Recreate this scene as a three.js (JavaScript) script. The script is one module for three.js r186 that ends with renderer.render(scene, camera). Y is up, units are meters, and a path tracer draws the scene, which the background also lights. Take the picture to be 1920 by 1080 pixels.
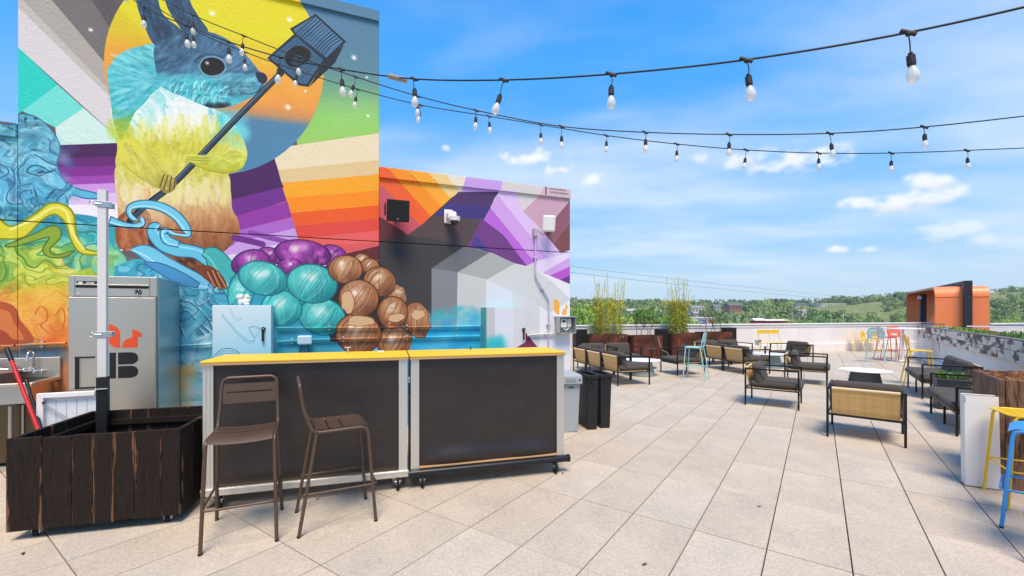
import * as THREE from 'three';
import { RoundedBoxGeometry } from 'three/addons/geometries/RoundedBoxGeometry.js';
import { mergeGeometries } from 'three/addons/utils/BufferGeometryUtils.js';
import { ImprovedNoise } from 'three/addons/math/ImprovedNoise.js';

// ------------------------------------------------------------------ camera, sky, sun, exposure
const EYE = 1.6, FOCAL = 820.75, CX = 960, HZ = 583.87;          // calibrated on the paving joints (1920 x 1080 picture)
const scene = new THREE.Scene();
const camera = new THREE.PerspectiveCamera(2 * Math.atan(540 / FOCAL) * 180 / Math.PI, 16 / 9, 0.1, 3000);
camera.position.set(0, EYE, 0);
camera.setViewOffset(1920, 1080, 0, 540 - HZ, 1920, 1080);        // upright verticals: a shifted lens
const renderer = new THREE.WebGLRenderer({ antialias: true });
renderer.toneMapping = THREE.LinearToneMapping;
renderer.toneMappingExposure = 1.3;
renderer.shadowMap.enabled = true;

let seed = 7;
const rnd = () => { seed = (seed * 1664525 + 1013904223) >>> 0; return seed / 4294967296; };
const rr = (a, b) => a + (b - a) * rnd();
const perlin = new ImprovedNoise();
const noise = (x, y, z = 0) => perlin.noise(x, y, z);
const fbm = (x, y, z = 0, o = 4) => { let s = 0, a = 0.5; for (let i = 0; i < o; i++) { s += a * noise(x, y, z); x *= 2.03; y *= 2.03; z *= 2.03; a *= 0.5; } return s; };
const sstep = (a, b, x) => { const t = Math.min(1, Math.max(0, (x - a) / (b - a))); return t * t * (3 - 2 * t); };
const lerp = (a, b, t) => a + (b - a) * t;
const lin = (c) => (c <= 0.04045 ? c / 12.92 : ((c + 0.055) / 1.055) ** 2.4);
const hexLin = (h) => [(h >> 16) & 255, (h >> 8) & 255, h & 255].map((v) => lin(v / 255));

// One computed sky: blue air, thin high cloud and small fair-weather cumulus, alike all round the horizon.
{
  const W = 2048, H = 1024, data = new Float32Array(W * H * 4), G = 0.83;
  const ramp = [[-0.2, 0xd3e4f2], [0.0, 0xcfe3f4], [0.05, 0xc3dff5], [0.14, 0x9fd0f8], [0.28, 0x78bdfa], [0.45, 0x50a9f8], [0.62, 0x3399f2], [1.0, 0x2a86e2]].map(([e, h]) => [e, hexLin(h)]);
  const puffs = [];
  const pix = (x, y, w, h, d) => { const v = new THREE.Vector3((x - CX) / FOCAL, (HZ - y) / FOCAL, -1).normalize(); puffs.push([Math.atan2(v.z, v.x), Math.asin(v.y), w / FOCAL / 1.15, h / FOCAL / 1.15, d]); };
  pix(990, 300, 62, 16, 1); pix(1050, 316, 42, 18, 1); pix(1113, 340, 24, 14, 0.9); pix(1310, 298, 30, 14, 0.7); pix(1490, 304, 74, 25, 1.1); pix(1375, 308, 34, 15, 0.8); pix(1550, 303, 34, 20, 1); pix(1716, 376, 72, 17, 1.1); pix(1735, 342, 34, 20, 1);
  pix(1572, 467, 16, 9, 1.1); pix(1629, 467, 18, 8, 1.1); pix(1614, 386, 14, 8, 0.9); pix(1785, 438, 44, 12, 0.6); pix(836, 278, 8, 7, 0.8); pix(1835, 455, 22, 16, 0.5);
  for (let i = 0; i < 66; i++) { const a = rr(-Math.PI, Math.PI); if (a > -2.5 && a < -0.7) continue; puffs.push([a, rr(0.1, 0.5), rr(0.02, 0.09), rr(0.01, 0.03), rr(0.6, 1.1)]); }
  const cirrus = (x, z) => {                                       // wind-drawn veils on a high flat layer
    const a = fbm(x * 0.55 + z * 0.2 + 3.1, z * 1.25 - x * 0.25 + 7.7, 0.3, 5) + 0.22 * fbm(x * 2.6, z * 4.4, 4.2, 4);
    return sstep(-0.12, 0.62, a + 0.06);
  };
  for (let r = 0; r < H; r++) {
    const up = ((r + 0.5) / H - 0.5) * Math.PI, e = Math.sin(up);
    let k = 0; while (k < ramp.length - 2 && e > ramp[k + 1][0]) k++;
    const t = sstep(ramp[k][0], ramp[k + 1][0], e), base = [0, 1, 2].map((c) => lerp(ramp[k][1][c], ramp[k + 1][1][c], t));
    const near = puffs.filter((p) => Math.abs(up - p[1]) < 1.9 * p[3]), cu = Math.cos(up), se = sstep(0.0, 0.14, e), lo = sstep(0.3, 0.08, e), d = 1 / (e + 0.12);
    for (let q = 0; q < W; q++) {
      const az = ((q + 0.5) / W - 0.5) * 2 * Math.PI, o = (r * W + q) * 4;
      let veil = 0, cum = 0, shade = 0;
      if (e > 0.005) {
        const x = Math.cos(az) * cu * d, z = Math.sin(az) * cu * d;
        veil = 0.62 * cirrus(x, z) * se; if (lo > 0) veil += 0.22 * sstep(-0.1, 0.5, fbm(x * 0.8 + 9, z * 0.8, up * 22, 3)) * lo;
        for (let i = 0; i < near.length; i++) {
          const p = near[i], da = (az - p[0]) * Math.cos(p[1]) / p[2]; if (da > 1.7 || da < -1.7) continue;
          const de = (up - p[1]) / p[3], n = fbm(az * 22 + 5, up * 34, p[0] * 3, 6) * 2.6, f = 1.0 - Math.sqrt(da * da + de * de * (de < 0 ? 2.1 : 0.8)) + n * 0.85;
          const c = sstep(-0.05, 0.95, f) * Math.min(1, p[4]); if (c > cum) { cum = c; shade = sstep(0.1, -0.8, de) * 0.22; }
        }
      }
      for (let c = 0; c < 3; c++) { const white = c === 1 ? 0.97 : c ? 0.99 : 0.98; let v = lerp(base[c], white * 1.02, veil * 0.8); v = lerp(v, white * (1.04 - shade), cum * 0.78); data[o + c] = v * G; }
      data[o + 3] = 1;
    }
  }
  const sky = new THREE.DataTexture(data, W, H, THREE.RGBAFormat, THREE.FloatType);
  sky.mapping = THREE.EquirectangularReflectionMapping; sky.magFilter = THREE.LinearFilter; sky.needsUpdate = true;
  scene.background = sky; scene.environment = sky;
}
const sun = new THREE.DirectionalLight(0xffefd8, 3.7);           // high sun through thin cloud: soft shadows straight below things
sun.position.set(3, 51, 25); sun.target.position.set(0, 0, 0);
sun.castShadow = true; sun.shadow.radius = 46; sun.shadow.mapSize.set(4096, 4096);
Object.assign(sun.shadow.camera, { left: -40, right: 40, top: 40, bottom: -40, near: 1, far: 140 });
scene.add(sun, sun.target);
scene.fog = new THREE.FogExp2(0xdbe6ee, 0.0003);

// ------------------------------------------------------------------ helpers
const V = (x, y, z) => new THREE.Vector3(x, y, z);
const floorAt = (px, py) => { const Z = EYE * FOCAL / (py - HZ); return [(px - CX) / FOCAL * Z, Z]; };   // a pixel on the deck -> X, depth
const atDepth = (px, py, Z) => V((px - CX) / FOCAL * Z, EYE + (HZ - py) / FOCAL * Z, -Z);
const used = {};
const numbered = (n) => { used[n] = (used[n] ?? -1) + 1; return used[n] ? n + '_' + String(used[n]).padStart(3, '0') : n; };
function shade(o) { o.traverse?.((m) => { if (m.isMesh) { m.castShadow = true; m.receiveShadow = true; } }); return o; }
function thing(name, label, category, X = 0, Z = 0, turn = 0, group, y = 0) {
  const g = new THREE.Group(); g.name = numbered(name); g.position.set(X, y, -Z); g.rotation.y = turn;
  g.userData = { label, category }; if (group) g.userData.group = group; scene.add(g); return g;
}
function clean(g) { g = g.index ? g.toNonIndexed() : g; for (const k of Object.keys(g.attributes)) if (!['position', 'normal', 'uv'].includes(k)) g.deleteAttribute(k); return g; }
const mg = (list) => (list.length === 1 ? clean(list[0]) : mergeGeometries(list.map(clean), false));
function part(name, geo, mat, parent) { const m = new THREE.Mesh(Array.isArray(geo) ? mg(geo) : geo, mat); m.name = parent === scene ? numbered(name) : name; m.castShadow = m.receiveShadow = true; parent.add(m); return m; }
function structure(name, geo, mat) { const m = part(name, geo, mat, scene); m.userData.kind = 'structure'; return m; }
function copy(src, X, Z, turn, label, group) { const c = src.clone(); c.name = numbered(src.name.replace(/_\d+$/, '')); c.position.set(X, src.position.y, -Z); c.rotation.y = turn; c.userData = { ...src.userData, label: label ?? src.userData.label }; if (group) c.userData.group = group; scene.add(c); return c; }
const moved = (g, x = 0, y = 0, z = 0, rx = 0, ry = 0, rz = 0) => { g.applyMatrix4(new THREE.Matrix4().compose(V(x, y, z), new THREE.Quaternion().setFromEuler(new THREE.Euler(rx, ry, rz)), V(1, 1, 1))); return g; };
const box = (w, h, d, x = 0, y = 0, z = 0, r = 0.004) => moved(r > 0 ? new RoundedBoxGeometry(w, h, d, 1, Math.min(r, w * 0.4, h * 0.4, d * 0.4)) : new THREE.BoxGeometry(w, h, d), x, y, z);
const soft = (w, h, d, x, y, z, r, seg = 4) => moved(new RoundedBoxGeometry(w, h, d, seg, Math.min(r, w * 0.49, h * 0.49, d * 0.49)), x, y, z);
const cyl = (r0, r1, h, x = 0, y = 0, z = 0, n = 20, rx = 0, rz = 0) => moved(new THREE.CylinderGeometry(r1, r0, h, n), x, y, z, rx, 0, rz);
const ball = (r, x, y, z, sx = 1, sy = 1, sz = 1, n = 14) => { const g = new THREE.SphereGeometry(r, n, Math.ceil(n * 0.7)); g.scale(sx, sy, sz); g.translate(x, y, z); return g; };
function bar(a, b, w, h, r = 0.003) {                             // square tube from a to b
  const d = b.clone().sub(a), L = d.length(), g = box(w, h, L, 0, 0, 0, r);
  const m = new THREE.Matrix4().lookAt(V(0, 0, 0), d, Math.abs(d.y) > 0.95 * L ? V(0, 0, 1) : V(0, 1, 0)); m.setPosition(a.clone().add(b).multiplyScalar(0.5)); g.applyMatrix4(m); return g;
}
const rod = (a, b, r, n = 10) => { const d = b.clone().sub(a), g = new THREE.CylinderGeometry(r, r, d.length(), n); g.applyQuaternion(new THREE.Quaternion().setFromUnitVectors(V(0, 1, 0), d.clone().normalize())); const m = a.clone().add(b).multiplyScalar(0.5); g.translate(m.x, m.y, m.z); return g; };
function pipe(pts, r, bend = 0.04, n = 10, closed = false) {      // round tube with rounded corners
  const path = new THREE.CurvePath(); let last = null; const N = pts.length;
  for (let i = 0; i < N; i++) {
    const p = pts[i], a = pts[i - 1], b = pts[i + 1];
    if (!a || !b) { if (last) path.add(new THREE.LineCurve3(last, p)); last = p; continue; }
    const k = Math.min(bend, a.distanceTo(p) * 0.48, b.distanceTo(p) * 0.48), s = p.clone().add(a.clone().sub(p).setLength(k)), e = p.clone().add(b.clone().sub(p).setLength(k));
    if (last) path.add(new THREE.LineCurve3(last, s)); path.add(new THREE.QuadraticBezierCurve3(s, p, e)); last = e;
  }
  return new THREE.TubeGeometry(path, Math.max(12, N * 9), r, n, closed);
}
const curveTube = (pts, r, seg = 40, n = 8) => new THREE.TubeGeometry(new THREE.CatmullRomCurve3(pts), seg, r, n, false);
function metreUV(g, s = 1, ox = 0, oy = 0) {                       // texture coordinates in metres, by the way each face points
  g = g.index ? g.toNonIndexed() : g; const p = g.attributes.position, uv = new Float32Array(p.count * 2), a = V(0, 0, 0), b = V(0, 0, 0), c = V(0, 0, 0);
  for (let i = 0; i < p.count; i += 3) {
    a.fromBufferAttribute(p, i); b.fromBufferAttribute(p, i + 1); c.fromBufferAttribute(p, i + 2);
    const n = b.clone().sub(a).cross(c.clone().sub(a)), ax = Math.abs(n.x), ay = Math.abs(n.y), az = Math.abs(n.z);
    for (const [j, q] of [[i, a], [i + 1, b], [i + 2, c]]) { const [u, v] = ay >= ax && ay >= az ? [q.x, q.z] : ax >= az ? [q.z, q.y] : [q.x, q.y]; uv[j * 2] = u * s + ox; uv[j * 2 + 1] = v * s + oy; }
  }
  g.setAttribute('uv', new THREE.BufferAttribute(uv, 2)); return g;
}
function tex(w, h, f, srgb = true) {                               // tileable canvas-like texture from a function of (u, v)
  const d = new Uint8Array(w * h * 4);
  for (let y = 0; y < h; y++) for (let x = 0; x < w; x++) { const c = f(x / w, y / h, x, y), o = (y * w + x) * 4; for (let k = 0; k < 3; k++) d[o + k] = Math.max(0, Math.min(255, (c.length ? c[k] : c) * 255)); d[o + 3] = 255; }
  const t = new THREE.DataTexture(d, w, h); t.wrapS = t.wrapT = THREE.RepeatWrapping; t.magFilter = THREE.LinearFilter; t.minFilter = THREE.LinearMipmapLinearFilter; t.generateMipmaps = true; if (srgb) t.colorSpace = THREE.SRGBColorSpace; t.needsUpdate = true; return t;
}
function canvasTex(w, h, draw) { const c = document.createElement('canvas'); c.width = w; c.height = h; draw(c.getContext('2d'), w, h); const t = new THREE.CanvasTexture(c); t.colorSpace = THREE.SRGBColorSpace; t.anisotropy = 8; return t; }
const lat = new Float32Array(65536); for (let i = 0; i < 65536; i++) lat[i] = rnd() * 2 - 1;
const tn = (u, v, f, z = 0, o = 4) => {                            // tileable value noise
  let s = 0, a = 0.62; f = Math.max(1, Math.round(f)); const zo = Math.floor(z * 37) * 7919;
  for (let i = 0; i < o; i++) {
    const x = u * f, y = v * f, ix = Math.floor(x), iy = Math.floor(y), fx = x - ix, fy = y - iy, sx = fx * fx * (3 - 2 * fx), sy = fy * fy * (3 - 2 * fy), x0 = ((ix % f) + f) % f, x1 = (x0 + 1) % f, y0 = ((iy % f) + f) % f, y1 = (y0 + 1) % f, k = zo + i * 1013;
    const h = (p, q) => lat[(p * 73 + q * 2791 + ((p * q) << 3) + k) & 65535];
    const t = h(x0, y0), b = h(x0, y1); s += a * (t + (h(x1, y0) - t) * sx + ((b + (h(x1, y1) - b) * sx) - (t + (h(x1, y0) - t) * sx)) * sy); a *= 0.5; f *= 2;
  }
  return s * 0.62;
};
const std = (color, roughness = 0.6, metalness = 0, extra = {}) => new THREE.MeshStandardMaterial({ color, roughness, metalness, ...extra });
const phys = (o) => new THREE.MeshPhysicalMaterial(o);

// ------------------------------------------------------------------ materials
const grainBump = tex(256, 256, (u, v) => 0.5 + 0.6 * tn(u, v, 24, 1, 3), false);
const speck = []; for (let i = 0; i < 6; i++) speck.push(tex(512, 512, (u, v) => {
  const big = tn(u, v, 4, i * 7.3, 4) * 0.1, fine = tn(u, v, 96, i * 3.1 + 9, 2) * 0.14, h = Math.sin((u * 512 | 0) * 127.1 + (v * 512 | 0) * 311.7 + i) * 43758.5453, q = h - Math.floor(h);
  const s = 1 + big + fine + (q > 0.975 ? 0.24 : q < 0.03 ? -0.15 : 0), b = [0.752, 0.708, 0.645]; return [b[0] * s, b[1] * s * (1 - big * 0.1), b[2] * s * (1 - big * 0.25)];
}));
const MPAVER = speck.map((t, i) => std([0xfcf9f6, 0xf9f5f0, 0xfcf8f3, 0xf8f4f0, 0xfcfaf8, 0xf8f3ed][i], 0.86, 0, { map: t, bumpMap: grainBump, bumpScale: 0.0015 }));
const M = {
  joint: std(0x2a2420, 0.95),
  white: std(0xe9e5e3, 0.7), plaster: std(0xf0ebe8, 0.82, 0, { bumpMap: grainBump, bumpScale: 0.002, map: tex(512, 512, (u, v) => { const s = 0.96 + tn(u, v, 4, 2.2, 4) * 0.07 + tn(u, 0.2, 30, 5, 2) * 0.03; return [s, s * 0.992, s * 0.985]; }) }),
  blackTube: std(0x1a1817, 0.42, 0.35), blackPlastic: std(0x15151a, 0.5), rubber: std(0x101011, 0.75), darkGrey: std(0x3b3a3a, 0.6),
  alu: std(0xd6d3cc, 0.36, 0.75), steel: std(0xc6c4bf, 0.28, 1), chrome: std(0xe6e6e6, 0.1, 1), zinc: std(0xb9bdc0, 0.38, 0.85),
  yellow: std(0xf2c22c, 0.5), vinyl: phys({ color: 0xffffff, map: tex(512, 512, (u, v) => { const n = tn(u, v, 5, 3.3, 4), q = tn(u, v, 60, 7.1, 2), m = (q > 0.6 ? 0.22 : 0) + (Math.abs(tn(u, v * 0.3, 9, 8.2, 3)) < 0.006 && n > 0.05 ? 0.07 : 0), s = 1 + n * 0.22; return [0.137 * s + m, 0.1 * s + m, 0.092 * s + m]; }), roughnessMap: tex(256, 256, (u, v) => 0.9 + tn(u, v, 4, 5.5, 5) * 0.5, false), roughness: 0.48, clearcoat: 0.25, clearcoatRoughness: 0.35, bumpMap: grainBump, bumpScale: 0.0006 }),
  ply: std(0xb99468, 0.75), bronze: std(0x5c483b, 0.4, 0.3), red: std(0xc4161c, 0.42), grey: std(0xa3a9ad, 0.55),
  cushion: phys({ color: 0x4e463f, roughness: 0.95, sheen: 0.35, sheenRoughness: 0.6, sheenColor: 0x8a8078, bumpMap: tex(128, 128, (u, v) => 0.5 + 0.25 * Math.sin(u * 402) + 0.25 * Math.sin(v * 402), false), bumpScale: 0.0006 }),
};
M.brushed = phys({ color: 0xd9cdbd, metalness: 0.92, roughness: 0.36, anisotropy: 0.5 });
M.brushed.roughness = 0.4;
M.weave = std(0xffffff, 0.75, 0, { map: tex(256, 256, (u, v) => {
  const k = 20, a = Math.floor(u * k), b = Math.floor(v * k * 2), on = (a + b) % 2, fu = (u * k) % 1, fv = (v * k * 2) % 1, e = Math.sin(fu * Math.PI) * 0.1 + Math.sin(fv * Math.PI) * 0.14;
  const s = 0.72 + e + (on ? 0.07 : -0.02) + 0.18 * tn(0.3, v, 28, 1.4, 2) + 0.08 * tn(u, 0.1, 16, 2.4, 2); return [0.93 * s, 0.74 * s, 0.46 * s];
}), bumpMap: tex(256, 256, (u, v) => 0.5 + 0.25 * Math.sin(u * 40 * Math.PI) * Math.sin(v * 80 * Math.PI), false), bumpScale: 0.002 });
M.rattan = std(0xe2c391, 0.7);
const darkWood = (i) => tex(256, 1024, (u, v) => {
  const wob = tn(u, v, 4, i * 2 + 3, 3), g = tn(u, v * 0.5, 32, i * 5 + 1, 3) * 0.6 + 0.35 * Math.sin((u * 9 + wob * 3.5) * 6.28), s = 0.135 + g * 0.055;
  const edge = Math.min(u, 1 - u), streak = tn(u, v, 5, i * 3 + 20, 3) + 0.5 * tn(u, v * 0.25, 64, i + 4, 2), worn = sstep(0.12, 0.6, streak * 1.9 - edge * 6.5 + 0.02 + 0.35 * sstep(0.75, 0.1, v)) * 0.85 + 0.5 * sstep(0.47, 0.6, tn(u, v, 22, i + 9, 2));
  return [lerp(s * 1.12, 0.5, worn), lerp(s * 0.88, 0.35, worn), lerp(s * 0.74, 0.25, worn)];
});
const brownWood = (i) => tex(256, 1024, (u, v) => { const wob = tn(u, v, 3, i * 4 + 5, 3), g = tn(u, v * 0.4, 40, i + 2, 3) * 0.7 + 0.5 * Math.sin((u * 5 + wob * 4.5) * 6.28), d = sstep(-0.2, 0.5, tn(u, v, 6, i * 3 + 11, 4) + g * 0.25); return [lerp(0.5, 0.2, d), lerp(0.37, 0.14, d), lerp(0.28, 0.11, d)]; });
const MBROWNWOOD = [0, 1, 2].map((i) => std(0xffffff, 0.8, 0, { map: brownWood(i), bumpMap: grainBump, bumpScale: 0.004 }));
const MDARKWOOD = [0, 1, 2, 3].map((i) => phys({ roughness: 0.8, specularIntensity: 0.35, map: darkWood(i), bumpMap: grainBump, bumpScale: 0.003 }));
const rustTex = tex(512, 512, (u, v) => { const a = tn(u, v, 5, 1, 5), b = tn(u, v * 0.3, 14, 5, 3), s = 0.9 + a * 0.6 + b * 0.4; return [0.38 * s, 0.185 * s, 0.105 * s]; });
M.rust = std(0xffffff, 0.82, 0.1, { map: rustTex, bumpMap: grainBump, bumpScale: 0.002 });
M.soil = std(0x3a2a1e, 1); M.coir = std(0x8a5a2c, 1);
const plankUV = (g, k = 0) => { g = g.index ? g.toNonIndexed() : g; g.computeBoundingBox(); const b = g.boundingBox, p = g.attributes.position, uv = new Float32Array(p.count * 2), dx = b.max.x - b.min.x, dz = b.max.z - b.min.z; for (let i = 0; i < p.count; i++) { uv[i * 2] = dx > dz ? (p.getX(i) - b.min.x) / dx : (p.getZ(i) - b.min.z) / dz; uv[i * 2 + 1] = p.getY(i) * 0.9 + k; } g.setAttribute('uv', new THREE.BufferAttribute(uv, 2)); return g; };
M.glass = phys({ color: 0xffffff, roughness: 0.04, transmission: 1, thickness: 0, ior: 1.45 });
M.bulb = phys({ color: 0xfffdf8, roughness: 0.25, transmission: 0.5, thickness: 0, ior: 1.45, clearcoat: 0.6 });
// ------------------------------------------------------------------ deck of 18 x 36 inch pavers
const TH = 0.60976, TL = 0.45872, TJ = 0.91136, U0 = -2.1169, V0 = 3.3976;
const grid = (l, j) => { const a = U0 + l * TL, b = V0 + j * TJ; return [a * Math.cos(TH) + b * Math.sin(TH), -a * Math.sin(TH) + b * Math.cos(TH)]; };
const LDIR = [Math.cos(TH), -Math.sin(TH)], JDIR = [Math.sin(TH), Math.cos(TH)];
const PAR0 = [2.1, 15.0], PARD = [0.9712, 0.2383], PARH = 1.125;    // parapet: a point of its inner face, its direction, its height
const RW0 = [12.1, 12.26];                                       // a point of the side wall's inner face, which runs along JDIR
{
  const sub = structure('deck', moved(new THREE.PlaneGeometry(64, 46), 4, -0.05, -10, -Math.PI / 2), M.joint);
  const geos = [0, 1, 2].map((k) => { const g = box(TL - 0.0075, 0.046, TJ - 0.006, 0, -0.023, 0, 0.0025); return metreUV(g, 0.9, k * 0.37, k * 0.61); });
  const cells = [];
  for (let l = -34; l < 44; l++) for (let j = -9; j < 24; j++) {
    const [X, Z] = grid(l + 0.5, j + 0.5);
    const past = (X - PAR0[0]) * -PARD[1] + (Z - PAR0[1]) * PARD[0], side = (X - RW0[0]) * LDIR[0] + (Z - RW0[1]) * LDIR[1];
    if (past > 0.5 || side > 0.5 || Z < -3 || X < -9) continue;
    const px = CX + FOCAL * X / Math.max(Z, 0.3), py = HZ + FOCAL * EYE / Math.max(Z, 0.3), seen = Z > 1.9 && px > -150 && px < 2080 && py < 1230;
    const behind = (X + 3.9) * -0.376 + (Z - 5.16) * 0.9265 > -0.3 && X < 1.2;
    cells.push([X, Z, seen && !behind ? Z : 1000 + Z, l, j]);
  }
  cells.sort((a, b) => a[2] - b[2]);
  const rest = [];
  cells.forEach(([X, Z, , l, j], i) => {
    const y = -0.0012 + 0.0012 * Math.sin(l * 12.9 + j * 78.2), k = Math.abs((l * 7 + j * 13) % 3), turn = -TH + ((l + j * 3) % 2 ? Math.PI : 0);
    if (i < 300) { const m = part('paver', geos[k], MPAVER[Math.abs(l * 5 + j * 11 + (l * j) % 3) % 6], sub); m.position.set(X, y, -Z); m.rotation.y = turn; }
    else { const g = geos[k].clone(); moved(g, X, y, -Z, 0, turn); rest.push(g); }
  });
  const r = part('paver_field', rest, MPAVER[1], sub); r.userData.kind = 'stuff';
}
// parapet at the far edge: wall, lower ledge, cap
{
  const a = Math.atan2(PARD[1], PARD[0]), p = thing('parapet', 'long low white parapet along the far edge of the roof deck', 'parapet', PAR0[0], PAR0[1], a), x0 = -16, x1 = 16.6, w = x1 - x0, xm = (x0 + x1) / 2;
  part('wall', metreUV(box(w, PARH - 0.03, 0.25, xm, (PARH - 0.03) / 2 - 0.05, -0.125, 0), 0.35), M.plaster, p);
  part('ledge', metreUV(box(w, 0.36, 0.07, xm, 0.13, 0.035, 0.012), 0.35), M.plaster, p);
  for (let i = 0; i < 8; i++) part('cap', box(w / 8 - 0.006, 0.045, 0.34, x0 + w / 8 * (i + 0.5), PARH - 0.022, -0.12, 0.006), M.white, p);
  part('fascia', box(w, 0.075, 0.02, xm, PARH - 0.1, 0.012, 0.004), M.white, p);
}
// side wall with a weathered timber trough on it
const SW = thing('side_wall', 'white raised side wall carrying the weathered timber trough', 'wall', RW0[0], RW0[1], -TH);
const boardTex = [0, 1, 2].map((i) => tex(1024, 256, (u, v) => {
  const grain = tn(u, v, 6, i * 4 + 2, 3) * 0.08 + 0.07 * tn(u * 0.2, v, 46, i + 1, 3), n = tn(u, v, 7, i * 9 + 3, 5) * 0.9 + 0.12 * tn(u, v, 64, i, 2);
  const dark = sstep(-0.08, 0.16, n - 0.01) * 0.95, sp = tn(u, v, 110, i + 6, 1) > 0.33 ? 0.3 : 0;
  const s = 0.88 + grain, d = 0.4 + grain * 0.8 + sp * 0.6; return [lerp(s, d, dark), lerp(s * 0.94, d * 0.84, dark), lerp(s * 0.88, d * 0.74, dark)];
}));
const MBOARD = boardTex.map((t) => std(0xffffff, 0.85, 0, { map: t, bumpMap: grainBump, bumpScale: 0.004 }));
{
  const zA = -4.2, zB = 14;                                      // local -z runs along JDIR
  const L = zB - zA, zm = (zA + zB) / 2;
  part('wall', metreUV(box(0.9, 0.76, L, 0.5, 0.33, zm, 0), 0.35), M.plaster, SW);
  part('footing', metreUV(box(0.12, 0.16, L, 0, 0.06, zm, 0.01), 0.35), M.plaster, SW);
  const t = thing('planter_trough', 'weathered grey timber trough with peeling dark paint on the side wall', 'planter', RW0[0], RW0[1], -TH);
  const cuts = [-3.6, -0.2, 2.4, 5.0, 7.6, 10.4, 13.6];
  for (let i = 0; i + 1 < cuts.length; i++) for (const r of [0, 1]) {
    const len = cuts[i + 1] - cuts[i] - 0.006, g = box(0.045, 0.188, len, -0.02, 0.8 + r * 0.194, (cuts[i] + cuts[i + 1]) / 2 + (r ? 0 : 0.002), 0.004);
    const m = part('board', metreUV(g, 1), MBOARD[(i + r * 2) % 3].clone(), t); const k = m.material; k.map = k.map.clone(); k.map.repeat.set(0.5, 1.0); k.map.offset.set(i * 0.31 + r * 0.5, r * 0.4); k.map.needsUpdate = true;
  }
  for (let i = 0; i + 1 < cuts.length; i++) part('cap_board', metreUV(box(0.13, 0.022, cuts[i + 1] - cuts[i] - 0.005, 0.025, 1.1, (cuts[i] + cuts[i + 1]) / 2, 0.003), 1), std(0x77706a, 0.85, 0, { bumpMap: grainBump, bumpScale: 0.003 }), t);
  part('back_board', box(0.045, 0.38, 16.7, 0.86, 0.9, 5.25, 0.004), MBOARD[1], t);
  part('end_board', box(0.8, 0.38, 0.045, 0.43, 0.9, -3.56, 0.004), MBOARD[0], t);
  part('soil', box(0.82, 0.3, 16.6, 0.43, 0.92, 5.25, 0), M.soil, t);
  part('rail', [rod(V(0.05, 1.2, -3.5), V(0.3, 1.2, -1.7), 0.014), rod(V(0.05, 1.2, -3.5), V(0.05, 1.08, -3.5), 0.014)], M.bronze, t);
}
// roof next door, beyond the side wall
structure('neighbouring_roof', [box(26, 0.5, 44, 0, -0.3, 0, 0)].map((g) => moved(g, 29.5, -0.1, -14, 0, -TH)), std(0xd9d6d4, 0.85));
{
  const p = thing('far_parapet', 'white coping wall across the neighbouring flat roof', 'parapet', 24.5, 20.5, 0.2);
  part('wall', box(22, 1.1, 0.25, 8, 0.45, 0, 0.01), M.plaster, p); part('cap', box(22, 0.06, 0.36, 8, 1.03, 0, 0.01), M.white, p);
}
// ------------------------------------------------------------------ mural wall
const WA = Math.atan2(0.376, 0.9265), WP = [-3.9, 5.16], WD = [Math.cos(WA), Math.sin(WA)];
const wallOf = (px, py) => { const k = (px - CX) / FOCAL, s = (k * WP[1] - WP[0]) / (WD[0] - k * WD[1]), Z = WP[1] + s * WD[1]; return [s, EYE + (HZ - py) / FOCAL * Z]; };
const wallXZ = (s, off = 0) => [WP[0] + s * WD[0] + off * Math.sin(WA), WP[1] + s * WD[1] - off * Math.cos(WA)];   // off: metres out of the wall
const onWall = (name, label, cat, s, off = 0) => { const [X, Z] = wallXZ(s, off); return thing(name, label, cat, X, Z, WA); };
const S0 = -4.2, S1 = wallOf(33, 300)[0], S2 = wallOf(711, 300)[0], S3 = wallOf(1069, 300)[0], HLOW = 3.58, HTALL = 5.71, HGR = 2.556, COP = 0.148;

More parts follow.
